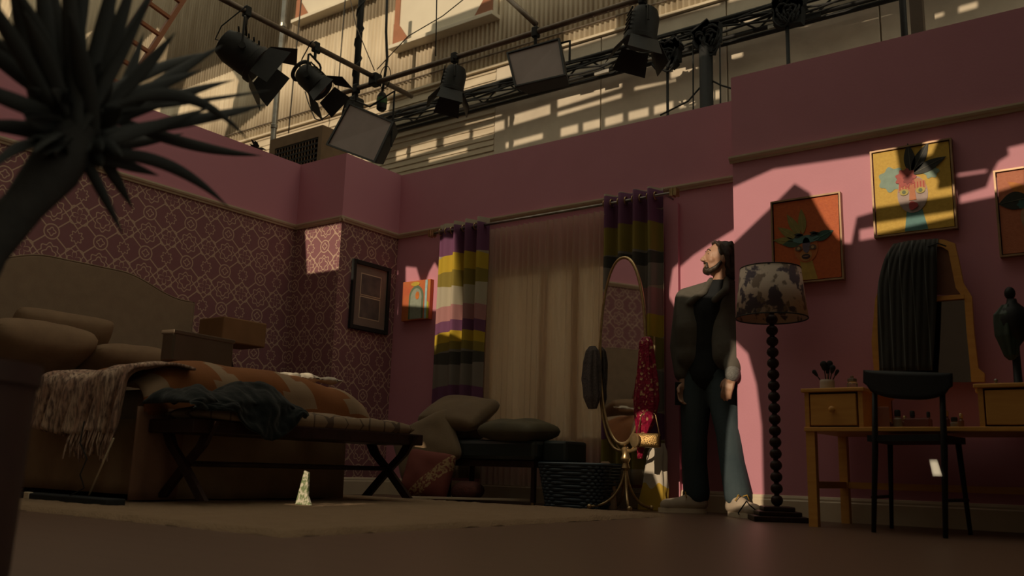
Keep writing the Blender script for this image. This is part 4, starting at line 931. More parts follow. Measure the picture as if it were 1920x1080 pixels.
# bust with scarves, tray and stopper bottle on the right drawer
sx_, sy_ = PY(1908, 700, 5.06).x, 5.06
bu = thing('jewellery_bust', (sx_, sy_, ZT2), 'dark bust draped with green scarves at the right edge of the dressing table', 'bust')
zt_ = lambda y: PY(1905, y, 5.06).z
MB().lathe([(.06, ZT2), (.055, ZT2+.02), (.02, ZT2+.04), (.018, zt_(650)), (.06, zt_(630)), (.075, zt_(600)), (.06, zt_(580)), (.025, zt_(567)), (.022, zt_(560))], (sx_, sy_, 0), 20).build('stand', 'chairblack', bu, smooth=True)
MB().ball((sx_-.005, sy_, zt_(549)), (.026, .028, .034), 14).build('head', 'chairblack', bu, smooth=True)
drape(MB(), (sx_-.03, sy_-.03, zt_(575)), [(zt_(572), .01, .02), (zt_(590), 0, .045), (zt_(630), 0, .05), (zt_(668), .01, .03), (zt_(676), .01, .01)], (1, 0, 0), .7, 5, .15, 4).build('scarf', mat('bottle_green_silk', (.015, .05, .03), .5, c2=(.03, .04, .03), scale=15), bu, smooth=True)
ty = thing('trinket_tray', (PY(1878, 712, 4.98).x, 4.98, ZT2), 'low metal trinket tray on the right drawer of the dressing table', 'tray'); txx = PY(1882, 712, 4.98).x
MB().lathe([(.075, 0), (.085, .004), (.092, .016), (.088, .016), (.078, .007)], (txx, 4.98, ZT2), 28).build('tray', 'steel', ty, smooth='auto')
for k in range(7): a = k*.9; MB().ball((txx+.05*math.cos(a), 4.98+.05*math.sin(a), ZT2+.018), .009+.003*(k % 2), 8).build('bead', 'brass' if k % 2 else 'black', ty, smooth=True)
s_ = thing('scent_bottle', (PY(1866, 700, 4.9).x, 4.9, ZT2), 'tiny glass scent bottle with a bright stopper beside the trinket tray', 'bottle'); bxs = PY(1866, 700, 4.9).x
MB().lathe([(.014, 0), (.016, .018), (.006, .026), (.006, .03)], (bxs, 4.9, ZT2), 12).build('bottle', jm, s_); MB().ball((bxs, 4.9, ZT2+.038), .009, 10).build('stopper', 'steel', s_, smooth=True)
# chair
ch = thing('dining_chair', (-1.0, 4.66, 0), 'black wooden chair with a broad curved backrest pushed up to the dressing table', 'chair')
fa, fb, fc, fd = Vector((-1.161, 4.50, 0)), Vector((-.83, 4.38, 0)), Vector((-1.195, 4.98, 0)), Vector((-.80, 4.80, 0))
ta, tb_ = PY(1640, 722, 4.47), PY(1766, 712, 4.36)
for q, tp in ((fa, ta), (fb, tb_)):
    MB().tube([q, q.lerp(tp, .55)+Vector((0, .015, 0)), tp], [.011, .015, .012], 8).build('back_leg', 'chairblack', ch, smooth=True)
for q in (fc, fd): MB().tube([q, q.lerp(Vector((-1.0, 4.66, .44)), .12)+Vector((0, 0, .38))], [.010, .014], 8).build('front_leg', 'chairblack', ch, smooth=True)
MB().prism([(-1.17, 4.50, .42), (-.83, 4.385, .42), (-.79, 4.78, .42), (-1.17, 4.95, .42)], (0, 0, .03)).build('seat', 'chairblack', ch)
for a, c_ in ((fa, fc), (fb, fd)): MB().tube([a+Vector((0, .01, .16)), c_+Vector((0, -.01, .16))], .008).build('stretcher', 'chairblack', ch)
def backr(s):
    def g(u, v):
        t = u*2-1; x_ = 1621+u*165; y0 = 694+6*u; hgt = 52-22*abs(t)**3+(-6 if abs(t) > .9 else 0)
        Y = 4.50-.14*u-.035*(1-t*t)+s*.009
        return PY(x_, y0+hgt*v, Y)
    return g
MB().grid(backr(-1), 24, 6).build('backrest', 'chairblack', ch, smooth=True, solid=.018)
wp_ = [PY(1742, 861, 4.362), PY(1757, 861, 4.362), PY(1767, 893, 4.362), PY(1749, 893, 4.362)]
MB().prism(wp_, (0, .004, 0)).build('paper_tag', mat('white_paper', (.80, .80, .74), .6), label='small bright white paper tag hanging below the black chair seat', cat='tag')

# ------------------------------------------------------------------ paintings on the right wall
def framed(px, label, ground, ground2, tilt=.0):
    (xl, yt), (xr, yb) = px; Y0 = 5.33
    a, c_ = PY(xl, yt, 5.295), PY(xr, yb, 5.295); x0, x1, z1, z0 = a.x, c_.x, a.z, c_.z
    t = thing('framed_painting', ((x0+x1)/2, 5.31, z0), label, 'painting', 'portrait paintings on the right wall')
    for p_, q in (((x0, z0), (x0+.010, z1)), ((x1-.010, z0), (x1, z1)), ((x0+.010, z0), (x1-.010, z0+.010)), ((x0+.010, z1-.010), (x1-.010, z1))):
        box('frame_bar', (p_[0], 5.288, p_[1]), (q[0], Y0, q[1]), 'frame_gilt', t)
    box('canvas', (x0+.016, 5.296, z0+.016), (x1-.016, 5.32, z1-.016), mat(label[:12]+'_ground', ground, .6, c2=ground2, scale=60, bd=.002, bs=120), t)
    return t, x0, x1, z0, z1
M['frame_gilt'] = mat('bronze_frame', (.42, .27, .15), .4, .3, c2=(.3, .18, .1), scale=12)
Yc = 5.2955
def leaf(t, cx_, cz, L, W_, ang, rgb, y=Yc, vein=None):
    pts = []; n = 10
    for k in range(n+1): s = k/n; pts.append((s*L, W_*math.sin(PI*s**.9)*.5))
    pts = pts+[(a, -b_) for a, b_ in pts[-2:0:-1]]
    ca, sa = math.cos(ang), math.sin(ang)
    flat(t, 'painted_leaf', [(cx_+a*ca-b_*sa, cz+a*sa+b_*ca) for a, b_ in pts], y, rgb)
    if vein: flat(t, 'painted_vein', [(cx_+a*ca-b_*sa, cz+a*sa+b_*ca) for a, b_ in ((0, .002), (L*.92, .001), (L*.92, -.001), (0, -.002))], y-.0015, vein)
def lobes(cx_, cz, r, n, amp, k=60, sx=1): return [(cx_+sx*r*(1+amp*math.cos(n*a))*math.cos(a), cz+r*(1+amp*math.cos(n*a))*math.sin(a)) for a in [2*PI*j/k for j in range(k)]]
# orange
t, x0, x1, z0, z1 = framed(((1445, 379), (1583, 523)), 'orange painted portrait with a leaf headdress behind the lamp shade', (.62, .13, .022), (.52, .095, .018))
w_ = x1-x0; h_ = z1-z0; X_ = lambda u: x0+w_*u; Z_ = lambda v: z1-h_*v
flat(t, 'painted_neck', [(X_(.40), Z_(.74)), (X_(.57), Z_(.74)), (X_(.64), z0+.017), (X_(.42), z0+.017)], Yc, (.52, .33, .06))
flat(t, 'painted_face', ell(X_(.49), Z_(.60), w_*.17, h_*.17), Yc-.001, (.60, .17, .04))
flat(t, 'painted_cheek', ell(X_(.49), Z_(.685), w_*.085, h_*.07), Yc-.0025, (.58, .26, .08))
for dx, dz, L, an in ((-.02, .42, .20, 1.62), (-.06, .44, .21, 2.05), (-.08, .48, .20, 2.5), (-.1, .50, .19, 2.95)): leaf(t, X_(.48+dx), Z_(dz+.02), L*.8*h_/.52, .05, an, (.30, .25, .06), Yc-.001, (.45, .32, .1))
leaf(t, X_(.46), Z_(.52), .13, .055, PI+.05, (.05, .10, .06), Yc-.0025); leaf(t, X_(.60), Z_(.52), .13, .06, .35, (.03, .10, .08), Yc-.0025, (.1, .25, .2))
flat(t, 'painted_headband', ell(X_(.50), Z_(.50), w_*.19, h_*.045), Yc-.004, (.10, .22, .22)); flat(t, 'painted_nose', ell(X_(.50), Z_(.57), w_*.055, h_*.09), Yc-.004, (.15, .11, .16))
for s in (-1, 1):
    flat(t, 'painted_eye', ell(X_(.49+s*.10), Z_(.60), w_*.05, h_*.03), Yc-.0045, (.16, .09, .06)); flat(t, 'painted_iris', ell(X_(.49+s*.10), Z_(.60), w_*.02, h_*.017), Yc-.006, (.5, .33, .15))
    leaf(t, X_(.49+s*.11-.05), Z_(.47), .06, .02, .3, (.025, .03, .03), Yc-.0055); leaf(t, X_(.49+s*.11-.05), Z_(.43), .06, .02, -.2, (.025, .03, .03), Yc-.0055)
flat(t, 'painted_mouth', ell(X_(.49), Z_(.70), w_*.06, h_*.03), Yc-.0045, (.05, .025, .025)); flat(t, 'painted_mouth_line', ell(X_(.49), Z_(.70), w_*.04, h_*.006), Yc-.006, (.4, .2, .12))
# yellow
t, x0, x1, z0, z1 = framed(((1631, 285), (1796, 428)), 'yellow painted portrait with black feathers and blue hair, highest on the wall', (.72, .47, .07), (.62, .38, .05))
w_ = x1-x0; h_ = z1-z0
flat(t, 'painted_neck', [(X_(.42), Z_(.72)), (X_(.60), Z_(.72)), (X_(.66), z0+.017), (X_(.38), z0+.017)], Yc, (.12, .30, .30))
flat(t, 'painted_hair', lobes(X_(.26), Z_(.36), w_*.16, 7, .12), Yc, (.30, .43, .36)); flat(t, 'painted_hair', lobes(X_(.74), Z_(.34), w_*.085, 6, .14), Yc, (.30, .43, .36))
flat(t, 'painted_face', ell(X_(.50), Z_(.56), w_*.185, h_*.21), Yc-.0015, (.50, .38, .36)); flat(t, 'painted_forehead', [(X_(.33), Z_(.52)), (X_(.67), Z_(.52)), (X_(.66), Z_(.43)), (X_(.58), Z_(.39)), (X_(.42), Z_(.39)), (X_(.34), Z_(.43))], Yc-.003, (.62, .28, .14))
for k in range(9): flat(t, 'painted_stripe', [(X_(.345+k*.036), Z_(.50)), (X_(.360+k*.036), Z_(.50)), (X_(.360+k*.036), Z_(.43)), (X_(.345+k*.036), Z_(.43))], Yc-.0045, (.55, .08, .06))
for L, an in ((.19, 1.62), (.20, 1.05), (.20, .38)): leaf(t, X_(.50), Z_(.34), L*h_/.52, .062, an, (.025, .027, .026), Yc-.003, (.16, .16, .13))
flat(t, 'painted_flower', lobes(X_(.43), Z_(.37), w_*.12, 9, .12), Yc-.0055, (.50, .10, .09)); flat(t, 'painted_flower_heart', lobes(X_(.46), Z_(.39), w_*.06, 7, .15), Yc-.007, (.30, .045, .05))
flat(t, 'painted_nose', [(X_(.475), Z_(.46)), (X_(.525), Z_(.46)), (X_(.545), Z_(.63)), (X_(.455), Z_(.63))], Yc-.006, (.62, .22, .10))
for s in (-1, 1): flat(t, 'painted_eye', ell(X_(.50+s*.10), Z_(.53), w_*.055, h_*.035), Yc-.0062, (.55, .45, .12)); flat(t, 'painted_iris', ell(X_(.50+s*.10), Z_(.53), w_*.024, h_*.02), Yc-.0078, (.16, .20, .1))
flat(t, 'painted_mouth', lobes(X_(.50), Z_(.69), w_*.055, 3, .12), Yc-.0062, (.60, .09, .09))
# terracotta, cut by the frame
t, x0, x1, z0, z1 = framed(((1862, 321), (2020, 468)), 'terracotta painted portrait with a dark leaf, cut off by the right edge', (.60, .20, .10), (.52, .155, .075))
w_ = x1-x0; h_ = z1-z0
flat(t, 'painted_neck', [(X_(.42), Z_(.75)), (X_(.58), Z_(.75)), (X_(.62), z0+.017), (X_(.38), z0+.017)], Yc, (.12, .28, .30)); flat(t, 'painted_face', ell(X_(.50), Z_(.58), w_*.18, h_*.2), Yc-.001, (.5, .3, .18))
leaf(t, X_(.46), Z_(.36), .15, .10, PI+.12, (.025, .03, .022), Yc-.003, (.14, .14, .1)); leaf(t, X_(.5), Z_(.33), .18, .09, .1, (.025, .03, .022), Yc-.003); leaf(t, X_(.44), Z_(.32), .12, .05, 2.4, (.7, .24, .04), Yc-.002)
flat(t, 'painted_hair', lobes(X_(.36), Z_(.43), w_*.07, 6, .15), Yc-.004, (.04, .13, .13)); flat(t, 'painted_mouth', ell(X_(.5), Z_(.69), w_*.05, h_*.025), Yc-.003, (.4, .06, .06))
for s in (-1, 1): flat(t, 'painted_eye', ell(X_(.50+s*.09), Z_(.56), w_*.045, h_*.03), Yc-.003, (.1, .07, .05))

# ------------------------------------------------------------------ lighting grid above the set
ZG = 4.0
XA, YBm = -6.03, 5.82
ga, gbp = PX(425, -4, XA).y-1.2, PX(772, 180, XA).y
pa = MB().tube([(XA, ga, ZG), (XA, gbp, ZG)], .026, 12).build('grid_pipe', 'pipe', smooth=True, label='grey lighting pipe running back over the left wall of the set', cat='pipe')
e0, e1 = PY(617, 183, YBm).x, PY(1110, 0, YBm).x
MB().tube([(e0, YBm, ZG-.055), (e1+2.5, YBm, ZG-.055)], .026, 12).build('grid_pipe', 'pipe', smooth=True, label='grey lighting pipe running along above the window wall', cat='pipe')
c = Vector((XA, YBm, ZG)); MB().box(c-Vector((.05, .05, .085)), c+Vector((.05, .05, .035)), .012).build('pipe_clamp', 'black', label='black clamp joining the two crossing lighting pipes', cat='clamp')
q0, q1 = PY(990, -2, 6.1), PY(1003, 42, 5.9)
MB().tube([PY(945, -10, 5.95), Vector((PY(1005, 40, YBm).x, YBm, ZG+.02))], .024, 10).build('grid_pipe', 'pipe', smooth=True, label='short slanting pipe meeting the window-wall pipe above the flat panel light', cat='pipe')
def mount(t, top, yw, ax, h_, span):
    """clamp on the pipe and a yoke; returns the yoke ends"""
    MB().box(top-Vector((.03, .03, .05)), top+Vector((.03, .03, .045)), .01).build('clamp', 'black', t)
    MB().tube([top-Vector((0, 0, .04)), top-Vector((0, 0, .12))], .014).build('spigot', 'black', t)
    MB().lathe([(.02, 0), (.02, .05)], top-Vector((0, 0, .02))-ax*.07, 8, ax).build('wing_bolt', 'black', t)
    a, b_ = top-Vector((0, 0, .12))-ax*span, top-Vector((0, 0, .12))+ax*span
    MB().tube([a-Vector((0, 0, h_)), a+Vector((0, 0, -.02)), a+ax*.03, b_-ax*.03, b_+Vector((0, 0, -.02)), b_-Vector((0, 0, h_))], .010, 8).build('yoke', 'black', t, smooth='auto')
def fresnel(top, aim, drop, label, k=1.0, ring=False, doors=(1, 1, 1, 1)):
    t = thing('fresnel_light', top-Vector((0, 0, drop+.2*k)), label, 'stage light', 'barn-door lights on the lighting grid')
    aim = Vector(aim).normalized(); c = top-Vector((0, 0, drop)); side = aim.cross(Vector((0, 0, 1))).normalized(); vup = side.cross(aim)
    mount(t, top, 0, side, drop-.12, .16*k)
    MB().lathe([(.05*k, -.19*k), (.105*k, -.17*k), (.13*k, -.10*k), (.135*k, .09*k), (.15*k, .10*k), (.15*k, .14*k), (.125*k, .14*k)], c, 20, aim).build('housing', 'black', t, smooth='auto')
    for j in range(4): MB().box((-.004, -.10*k, -.01), (.004, .10*k, .03*k), 0, None).build  # vents below
    for j in range(5):
        a = c-aim*(.13-.045*j)*k+vup*.135*k; MB().tube([a-side*.08*k, a+side*.08*k], .008*k, 6).build('cooling_fin', 'black', t)
    MB().lathe([(.118*k, 0), (.10*k, .02*k), (.05*k, .035*k), (.001, .04*k)], c+aim*.11*k, 20, aim).build('lens', 'glass_dark', t, smooth=True)
    f0 = c+aim*.15*k
    for d, (u_, v__) in zip(doors, ((side, vup), (side*-1, vup), (vup, side), (vup*-1, side))):
        if not d: continue
        q = [f0+u_*.135*k-v__*.12*k, f0+u_*.135*k+v__*.12*k, f0+u_*.235*k*d+aim*.17*k+v__*.15*k, f0+u_*.235*k*d+aim*.17*k-v__*.15*k]
        MB().prism(q, u_*.004).build('barn_door', 'black', t)
    MB().lathe([(.015, -.02), (.03, 0), (.03, .03)], c+side*.15*k, 10, side).build('tilt_knob', 'black', t)
    if ring:
        r0 = c-aim*.23*k-side*.04
        MB().tube([r0+(side*math.cos(a)+vup*math.sin(a))*.115*k for a in [2*PI*j/28 for j in range(28)]], .022*k, 8, closed=True).build('focus_ring', 'black', t, smooth=True)
        MB().tube([r0+(side*math.cos(a)*.06+vup*math.sin(a)*.035)*k+aim*.002*j for j, a in enumerate([2*PI*j/14 for j in range(34)])], .005, 6).build('cable_coil', 'black', t, smooth=True)
    MB().tube([c-aim*.17*k, c-aim*.24*k-Vector((0, 0, .03)), c-aim*.2*k+Vector((0, 0, .12)), top+side*.1, top+side*.06+Vector((0, 0, .03))], .006, 6).build('power_cable', 'black', t, smooth=True)
    return t
def on_a(x, y): return Vector((XA, PX(x, y, XA).y, ZG))
def on_b(x, y): return Vector((PY(x, y, YBm).x, YBm, ZG-.055))
fresnel(on_a(463, 22), (.45, .55, -.42), .40, 'big barn-door light nearest the palm on the left lighting pipe', 1.12)
fresnel(on_a(592, 90), (.55, .25, -.55), .34, 'barn-door light with a round rear ring on the left lighting pipe', .85, True)
fresnel(on_b(853, 96), (-.12, -.12, -1), .24, 'barn-door light left of the flat panel light on the window-wall pipe', .80)
fresnel(on_b(1205, -28), (-.12, -.12, -1), .26, 'barn-door light right of the flat panel light, cut by the top edge', .92)
def panel_light(top, drop, corners, Y, thick, label):
    cs = [Vector(PY(x, y, Y+dy)) for x, y, dy in corners]; c = sum(cs, Vector())/4
    n_ = (cs[1]-cs[0]).cross(cs[3]-cs[0]).normalized()
    if n_.dot(CAM-c) < 0: n_ = -n_
    t = thing('panel_light', Vector((c.x, c.y, min(v.z for v in cs))), label, 'stage light', 'flat panel lights on the lighting grid')
    MB().prism([c+(v-c)*.93 for v in cs], n_*-.012).build('diffuser', 'glass_dark', t)
    for i in range(4):
        a, b_ = cs[i], cs[(i+1) % 4]; a2, b2 = c+(a-c)*.93, c+(b_-c)*.93
        MB().prism([a, b_, b2, a2], n_*.012).build('frame_bar', 'black', t)
        g = lambda v: c+(v-c)*.80-n_*thick
        MB().prism([a, b_, g(b_), g(a)], n_*-.006).build('housing_side', 'terra' if i in (3,) else 'black', t)
    MB().prism([c+(v-c)*.80-n_*thick for v in cs], n_*-.01).build('back_plate', 'black', t)
    MB().box(top-Vector((.03, .03, .05)), top+Vector((.03, .03, .045)), .01).build('clamp', 'black', t); MB().tube([top-Vector((0, 0, .04)), top-Vector((0, 0, .13))], .015).build('spigot', 'black', t)
    e1_, e2_ = (cs[0]+cs[3])/2-n_*thick*.5, (cs[1]+cs[2])/2-n_*thick*.5; yk = top-Vector((0, 0, .13)); dxy = (e2_-e1_).normalized()
    MB().tube([e1_-dxy*.02, e1_-dxy*.02+Vector((0, 0, max(.05, yk.z-e1_.z-.04))), yk+(e1_-c)*.5, yk, yk+(e2_-c)*.5, e2_+dxy*.02+Vector((0, 0, max(.05, yk.z-e2_.z-.04))), e2_+dxy*.02], .010, 8).build('yoke', 'black', t, smooth='auto')
    MB().ball(c-n_*(thick+.03), .045, 10).build('junction_box', 'black', t)
    return t
panel_light(on_b(668, 172), .3, ((655, 193, .10), (740, 229, 0), (704, 306, -.12), (612, 272, 0)), YBm-.05, .14, 'large tilted panel light hanging over the corner of the set')
panel_light(on_b(1005, 42), .3, ((950, 100, 0), (1050, 72, .05), (1062, 142, -.08), (966, 164, -.1)), YBm-.05, .16, 'flat panel light hanging in the middle of the window-wall pipe')
# poles, cables and safety wires
pp0, pp1 = PY(531, -10, 6.6), PY(512, 262, 6.6)
po = thing('scaffold_pole', (pp1.x, 6.6, 0), 'upright galvanised scaffold pole behind the left wall of the set', 'pole')
MB().tube([(pp1.x, 6.6, 0), (pp1.x, 6.6, pp0.z+1.5)], .035, 14).build('tube', 'steel', po, smooth=True)
for z_ in (4.25, 4.9, 5.6): MB().lathe([(.038, 0), (.042, .01), (.042, .05), (.038, .06)], (pp1.x, 6.6, z_), 14).build('collar', 'steel', po)
def hang_cable(pts, Y, r, label, cat='cable', m='black', nm='hanging_cable'):
    MB().tube([PY(x, y, Y+(d[0] if d else 0)) for x, y, *d in pts], r, 7).build(nm, m, smooth=True, label=label, cat=cat)
dr_ = PY(678, 0, 6.2)
dp = thing('drop_arm', (dr_.x, 6.2, 3.4), 'thick dark drop arm wrapped in cable behind the tilted panel light', 'drop arm')
MB().tube([(dr_.x, 6.2, 3.75), (dr_.x, 6.2, dr_.z+1.2)], .035, 10).build('tube', 'black', dp, smooth=True)
MB().tube([(dr_.x+.042*math.cos(k*.9), 6.2+.042*math.sin(k*.9), 3.8+k*.05) for k in range(60)], .010, 6).build('wrapped_cable', 'black', dp, smooth=True)
MB().box((dr_.x-.07, 6.12, 3.95), (dr_.x+.07, 6.28, 4.08), .02).build('clamp', 'black', dp)
hang_cable([(726, -10), (724, 60), (726, 110), (722, 140), (716, 178)], 5.9, .014, 'black power cable dropping to the green connector')
gc = PY(716, 190, 5.88); g_ = thing('power_connector', gc-Vector((0, 0, .08)), 'green banded black power connector above the tilted panel light', 'connector')
MB().lathe([(.012, .10), (.03, .085), (.05, .05), (.05, -.08), (.03, -.1)][::-1], gc, 14).build('shell', 'black', g_, smooth='auto'); MB().lathe([(.0515, -.03), (.053, -.02), (.053, .02), (.0515, .03)], gc, 14).build('band', mat('green_band', (.02, .10, .02), .5), g_)
hang_cable([(707, 130), (765, 68), (830, 30), (880, -10)], YBm, .005, 'thin steel wire slanting up to the right from the pipe crossing', 'wire', 'pipe', 'support_wire')
hang_cable([(702, 132), (668, 50), (655, -10)], YBm, .005, 'thin steel wire slanting up to the left from the pipe crossing', 'wire', 'pipe', 'support_wire')
hang_cable([(819, -10), (817, 105)], YBm, .006, 'thin upright wire holding the window-wall pipe', 'wire', 'black', 'support_wire')
hang_cable([(566, -10), (553, 120), (541, 250)], 8.2, .010, 'dark conduit running down the corrugated wall right of the scaffold pole', 'conduit', 'black', 'wall_conduit')
hang_cable([(648, -10), (640, 90), (632, 190)], 8.4, .009, 'dark conduit running down the corrugated wall left of the drop arm', 'conduit', 'black', 'wall_conduit')
hang_cable([(572, 172), (578, 192), (590, 222), (600, 226), (612, 218), (640, 198)], 5.82, .006, 'slack safety cable looped beside the tilted panel light')
# loop of cable at the pipe crossing
lc = PY(722, 145, 5.85); MB().tube([lc+Vector((.09*math.cos(a)*.8, 0, .12*math.sin(a))) for a in [2*PI*k/24 for k in range(24)]], .0045, 6, closed=True).build('cable_loop', 'black', smooth=True, label='thin loop of cable tied at the pipe crossing', cat='cable')
# vented crate on a shelf behind the left return
c0 = PY(505, 282, 6.4); c1 = PY(600, 305, 6.4); ctop = PY(598, 236, 6.4)
vc = thing('vented_crate', ((c0.x+c1.x)/2, 6.5, c1.z-.2), 'brown wooden crate with a slotted front behind the corner of the set', 'crate')
cx0, cx1, cz0, cz1 = c0.x, c1.x, c1.z-.2, ctop.z; M['crate'] = mat('brown_crate', (.24, .155, .085), .7, c2=(.19, .12, .065), scale=8)
for a, b_ in (((cx0, 6.4, cz1-.13), (cx1, 6.42, cz1)), ((cx0, 6.4, cz0), (cx0+.1, 6.42, cz1-.13)), ((cx1-.06, 6.4, cz0), (cx1, 6.42, cz1-.13)), ((cx0, 6.42, cz1-.02), (cx1, 6.8, cz1)), ((cx1-.02, 6.42, cz0), (cx1, 6.8, cz1-.02)), ((cx0, 6.42, cz0), (cx0+.02, 6.8, cz1-.02)), ((cx0, 6.42, cz0-.02), (cx1, 6.8, cz0))): box('board', a, b_, 'crate', vc)
box('dark_back', (cx0+.02, 6.72, cz0), (cx1-.02, 6.74, cz1-.02), 'black', vc)
zz = cz0+.02
while zz < cz1-.14:
    box('slat', (cx0+.1, 6.405, zz), (cx1-.06, 6.415, zz+.022), 'black', vc); zz += .06
for k in range(14): x = cx0+.12+k*(cx1-cx0-.2)/14; box('divider', (x, 6.406, cz0), (x+.012, 6.414, cz1-.13), 'crate', vc)
box('shelf', (cx0-.1, 6.35, cz0-.06), (cx1+.1, 6.85, cz0-.02), 'crate', vc); 
for x in (cx0, cx1-.05): MB().box((x, 6.4, 0), (x+.05, 6.45, cz0-.06)).build('shelf_leg', 'crate', vc)
lf = Vector((-6.1, PX(482, 275, -6.1).y, ZT)); sp0 = thing('dried_sprig', lf, 'dark dried sprig resting on top of the left wall', 'sprig')
for k in range(14):
    a = random.uniform(0, PI); L_ = random.uniform(.05, .13); e = lf+Vector((random.uniform(-.03, .03), L_*math.cos(a), .02+L_*math.sin(a)*.9))
    MB().tube([lf+Vector((0, 0, .015)), lf.lerp(e, .5)+Vector((0, 0, .015)), e], [.006, .012, .002], 5).build('sprig_leaf', 'black', sp0)
# ------------------------------------------------------------------ truss along the rear wall
YT = 8.74
t0, t1 = PY(735, 222, YT), PY(1500, 20, YT)
zt0 = PY(1080, 128, YT).z; zt = zt0+.10; zlow = zt0-.14
tr = thing('lighting_truss', ((t0.x+t1.x)/2, YT, zlow), 'long black lattice truss with cables in front of the rear wall', 'truss')
xs0, xs1 = t0.x-.5, 1.5
for z_, y_ in ((zt, YT), (zlow, YT-.0), (zlow, YT+.12), (zt, YT+.12)): MB().tube([(xs0, y_, z_), (xs1, y_, z_)], .028, 8).build('chord', 'black', tr, smooth=True)
n = 34
for k in range(n):
    a = xs0+(xs1-xs0)*k/n; b_ = xs0+(xs1-xs0)*(k+1)/n; z0_, z1_ = (zlow, zt) if k % 2 else (zt, zlow)
    MB().tube([(a, YT, z0_), (b_, YT, z1_)], .012, 6).build('lattice_bar', 'black', tr)
for k in range(5):
    pts = [(xs0+(xs1-xs0)*j/40, YT-.03-.012*k, zt-.05-.04*k-.03*math.sin(j*1.3+k*2)-.02*fil(j*.7, k)) for j in range(41)]
    MB().tube(pts, .013, 6).build('trunk_cable', 'black', tr, smooth=True)
for k in range(9):
    x = -5.6+k*.36; MB().box((x, YT-.05, zlow-.03-.02*(k % 3)), (x+.2, YT-.02, zlow-.005), .003).build('batten_label', 'steel' if k % 2 else 'black', tr)
def hoist(px, y_top, y_bot, Y, label, w_=.075, chains=True):
    a, b_ = PY(px, y_top, Y), PY(px, y_bot, Y)
    t = thing('chain_hoist', (b_.x, Y, 0), label, 'hoist', 'dark hoists along the rear truss')
    MB().tube([(b_.x, Y, 0), (b_.x, Y, a.z-.1)], w_, 10).build('column', 'black', t, smooth=True)
    mb = MB()
    for k in range(12): mb.box((a.x+random.uniform(-.16, .0), Y-.05, a.z+random.uniform(-.2, .05)), (a.x+random.uniform(.02, .17), Y+.06, a.z+random.uniform(.06, .16)), 0, ry(random.uniform(-.6, .6)))
    for k in range(9):
        r_ = random.uniform(.06, .14); o_ = Vector((a.x+random.uniform(-.08, .08), Y-.05, a.z+random.uniform(-.12, .06))); mb.tube([o_+Vector((r_*math.cos(q)*.8, .02*math.sin(3*q), r_*math.sin(q))) for q in [2*PI*j/14 for j in range(14)]], .012, 5, closed=True)
    mb.build('cable_bundle', 'blackcloth', t)
    if chains:
        for s in (-.16, .15): MB().tube([(a.x+s, Y, a.z-.05), (b_.x+s, Y, b_.z-.6)], .009, 6).build('chain', 'black', t)
    return t
hoist(1325, 70, 195, 8.4, 'thick dark hoist column with chains and a cable bundle left of the right wall top')
hoist(1478, 18, 110, 8.4, 'slim dark hoist with a cable bundle above the right wall', .02, False)
hoist(1252, 100, 225, 8.45, 'slim dark cable drop hanging below the truss beside the panel light', .016, False)
MB().tube([(PY(1692, 0, 8.2).x, 8.2, 2.5), (PY(1692, 0, 8.2).x, 8.2, 7)], .03, 10).build('rear_pole', 'black', smooth=True, label='thin dark pole rising behind the right wall', cat='pole')
xw = PY(1715, 0, 8.4).x
box('rear_post', (xw-.05, 8.4, 2.5), (xw+.06, 8.5, 7.5), mat('brown_post', (.09, .06, .04), .7), label='broad brown post rising behind the right wall', cat='post')
hang_cable([(1318, 158), (1290, 190), (1238, 216)], 8.4, .010, 'dark stay cable slanting down left from the hoist column', 'cable', 'black', 'stay_cable')
hang_cable([(1332, 150), (1352, 160), (1378, 168)], 8.4, .010, 'dark stay cable slanting down right from the hoist column', 'cable', 'black', 'stay_cable')
# ladder on the far left behind the palm
lx0, lx1 = PX(168, 165, -7.0), PX(252, 40, -7.0)
ld = thing('step_ladder', (-7.0, lx0.y, 2.4), 'rust red ladder seen through the palm leaves above the left wall', 'ladder')
dvec = (lx1-lx0).normalized(); wv_ = Vector((-.1, .30, 0))
for o_ in (Vector((0, 0, 0)), wv_):
    a = lx0+o_-dvec*.8; b_ = lx1+o_+dvec*1.2; MB().tube([a, b_], .03, 4).build('rail', 'terra', ld)
for k in range(12):
    a = lx0-dvec*.7+dvec*k*.22; MB().tube([a, a+wv_], .022, 4).build('rung', 'terra', ld)

# ------------------------------------------------------------------ palm in the foreground
M['leaf'] = mat('dark_palm_leaf', (.045, .050, .052), .7, c2=(.055, .058, .057), scale=15)
M['bark'] = mat('palm_bark', (.04, .04, .04), .9, c2=(.05, .048, .046), scale=20, bd=.01, bs=40)
M['potm'] = mat('dark_brown_pot', (.055, .026, .022), .6, c2=(.04, .02, .018), scale=6)
XP = -1.9
cr = PX(150, 235, XP)
pe = PX(34, 760, XP); pf = PX(16, 1056, XP)
pot_r1, pot_r0 = .175, .165
pc = Vector((XP-.02, pe.y-pot_r1+.024, 0))
pal = thing('potted_palm', (pc.x, pc.y, 0), 'dark spiky palm with long sword leaves in the left foreground', 'palm')
MB().lathe([(pot_r0, 0), (pot_r0+.006, .01), (pot_r1, pe.z+.03), (pot_r1+.008, pe.z+.035), (pot_r1+.008, pe.z+.075), (pot_r1-.012, pe.z+.075), (pot_r1-.02, pe.z+.03)], (pc.x, pc.y, 0), 32).build('pot', 'potm', pal, smooth='auto')
MB().lathe([(pot_r1-.02, pe.z+.02), (.02, pe.z+.03)], (pc.x, pc.y, 0), 24).build('soil', 'bark', pal)
k1, k2 = PX(-30, 470, XP), PX(45, 385, XP)
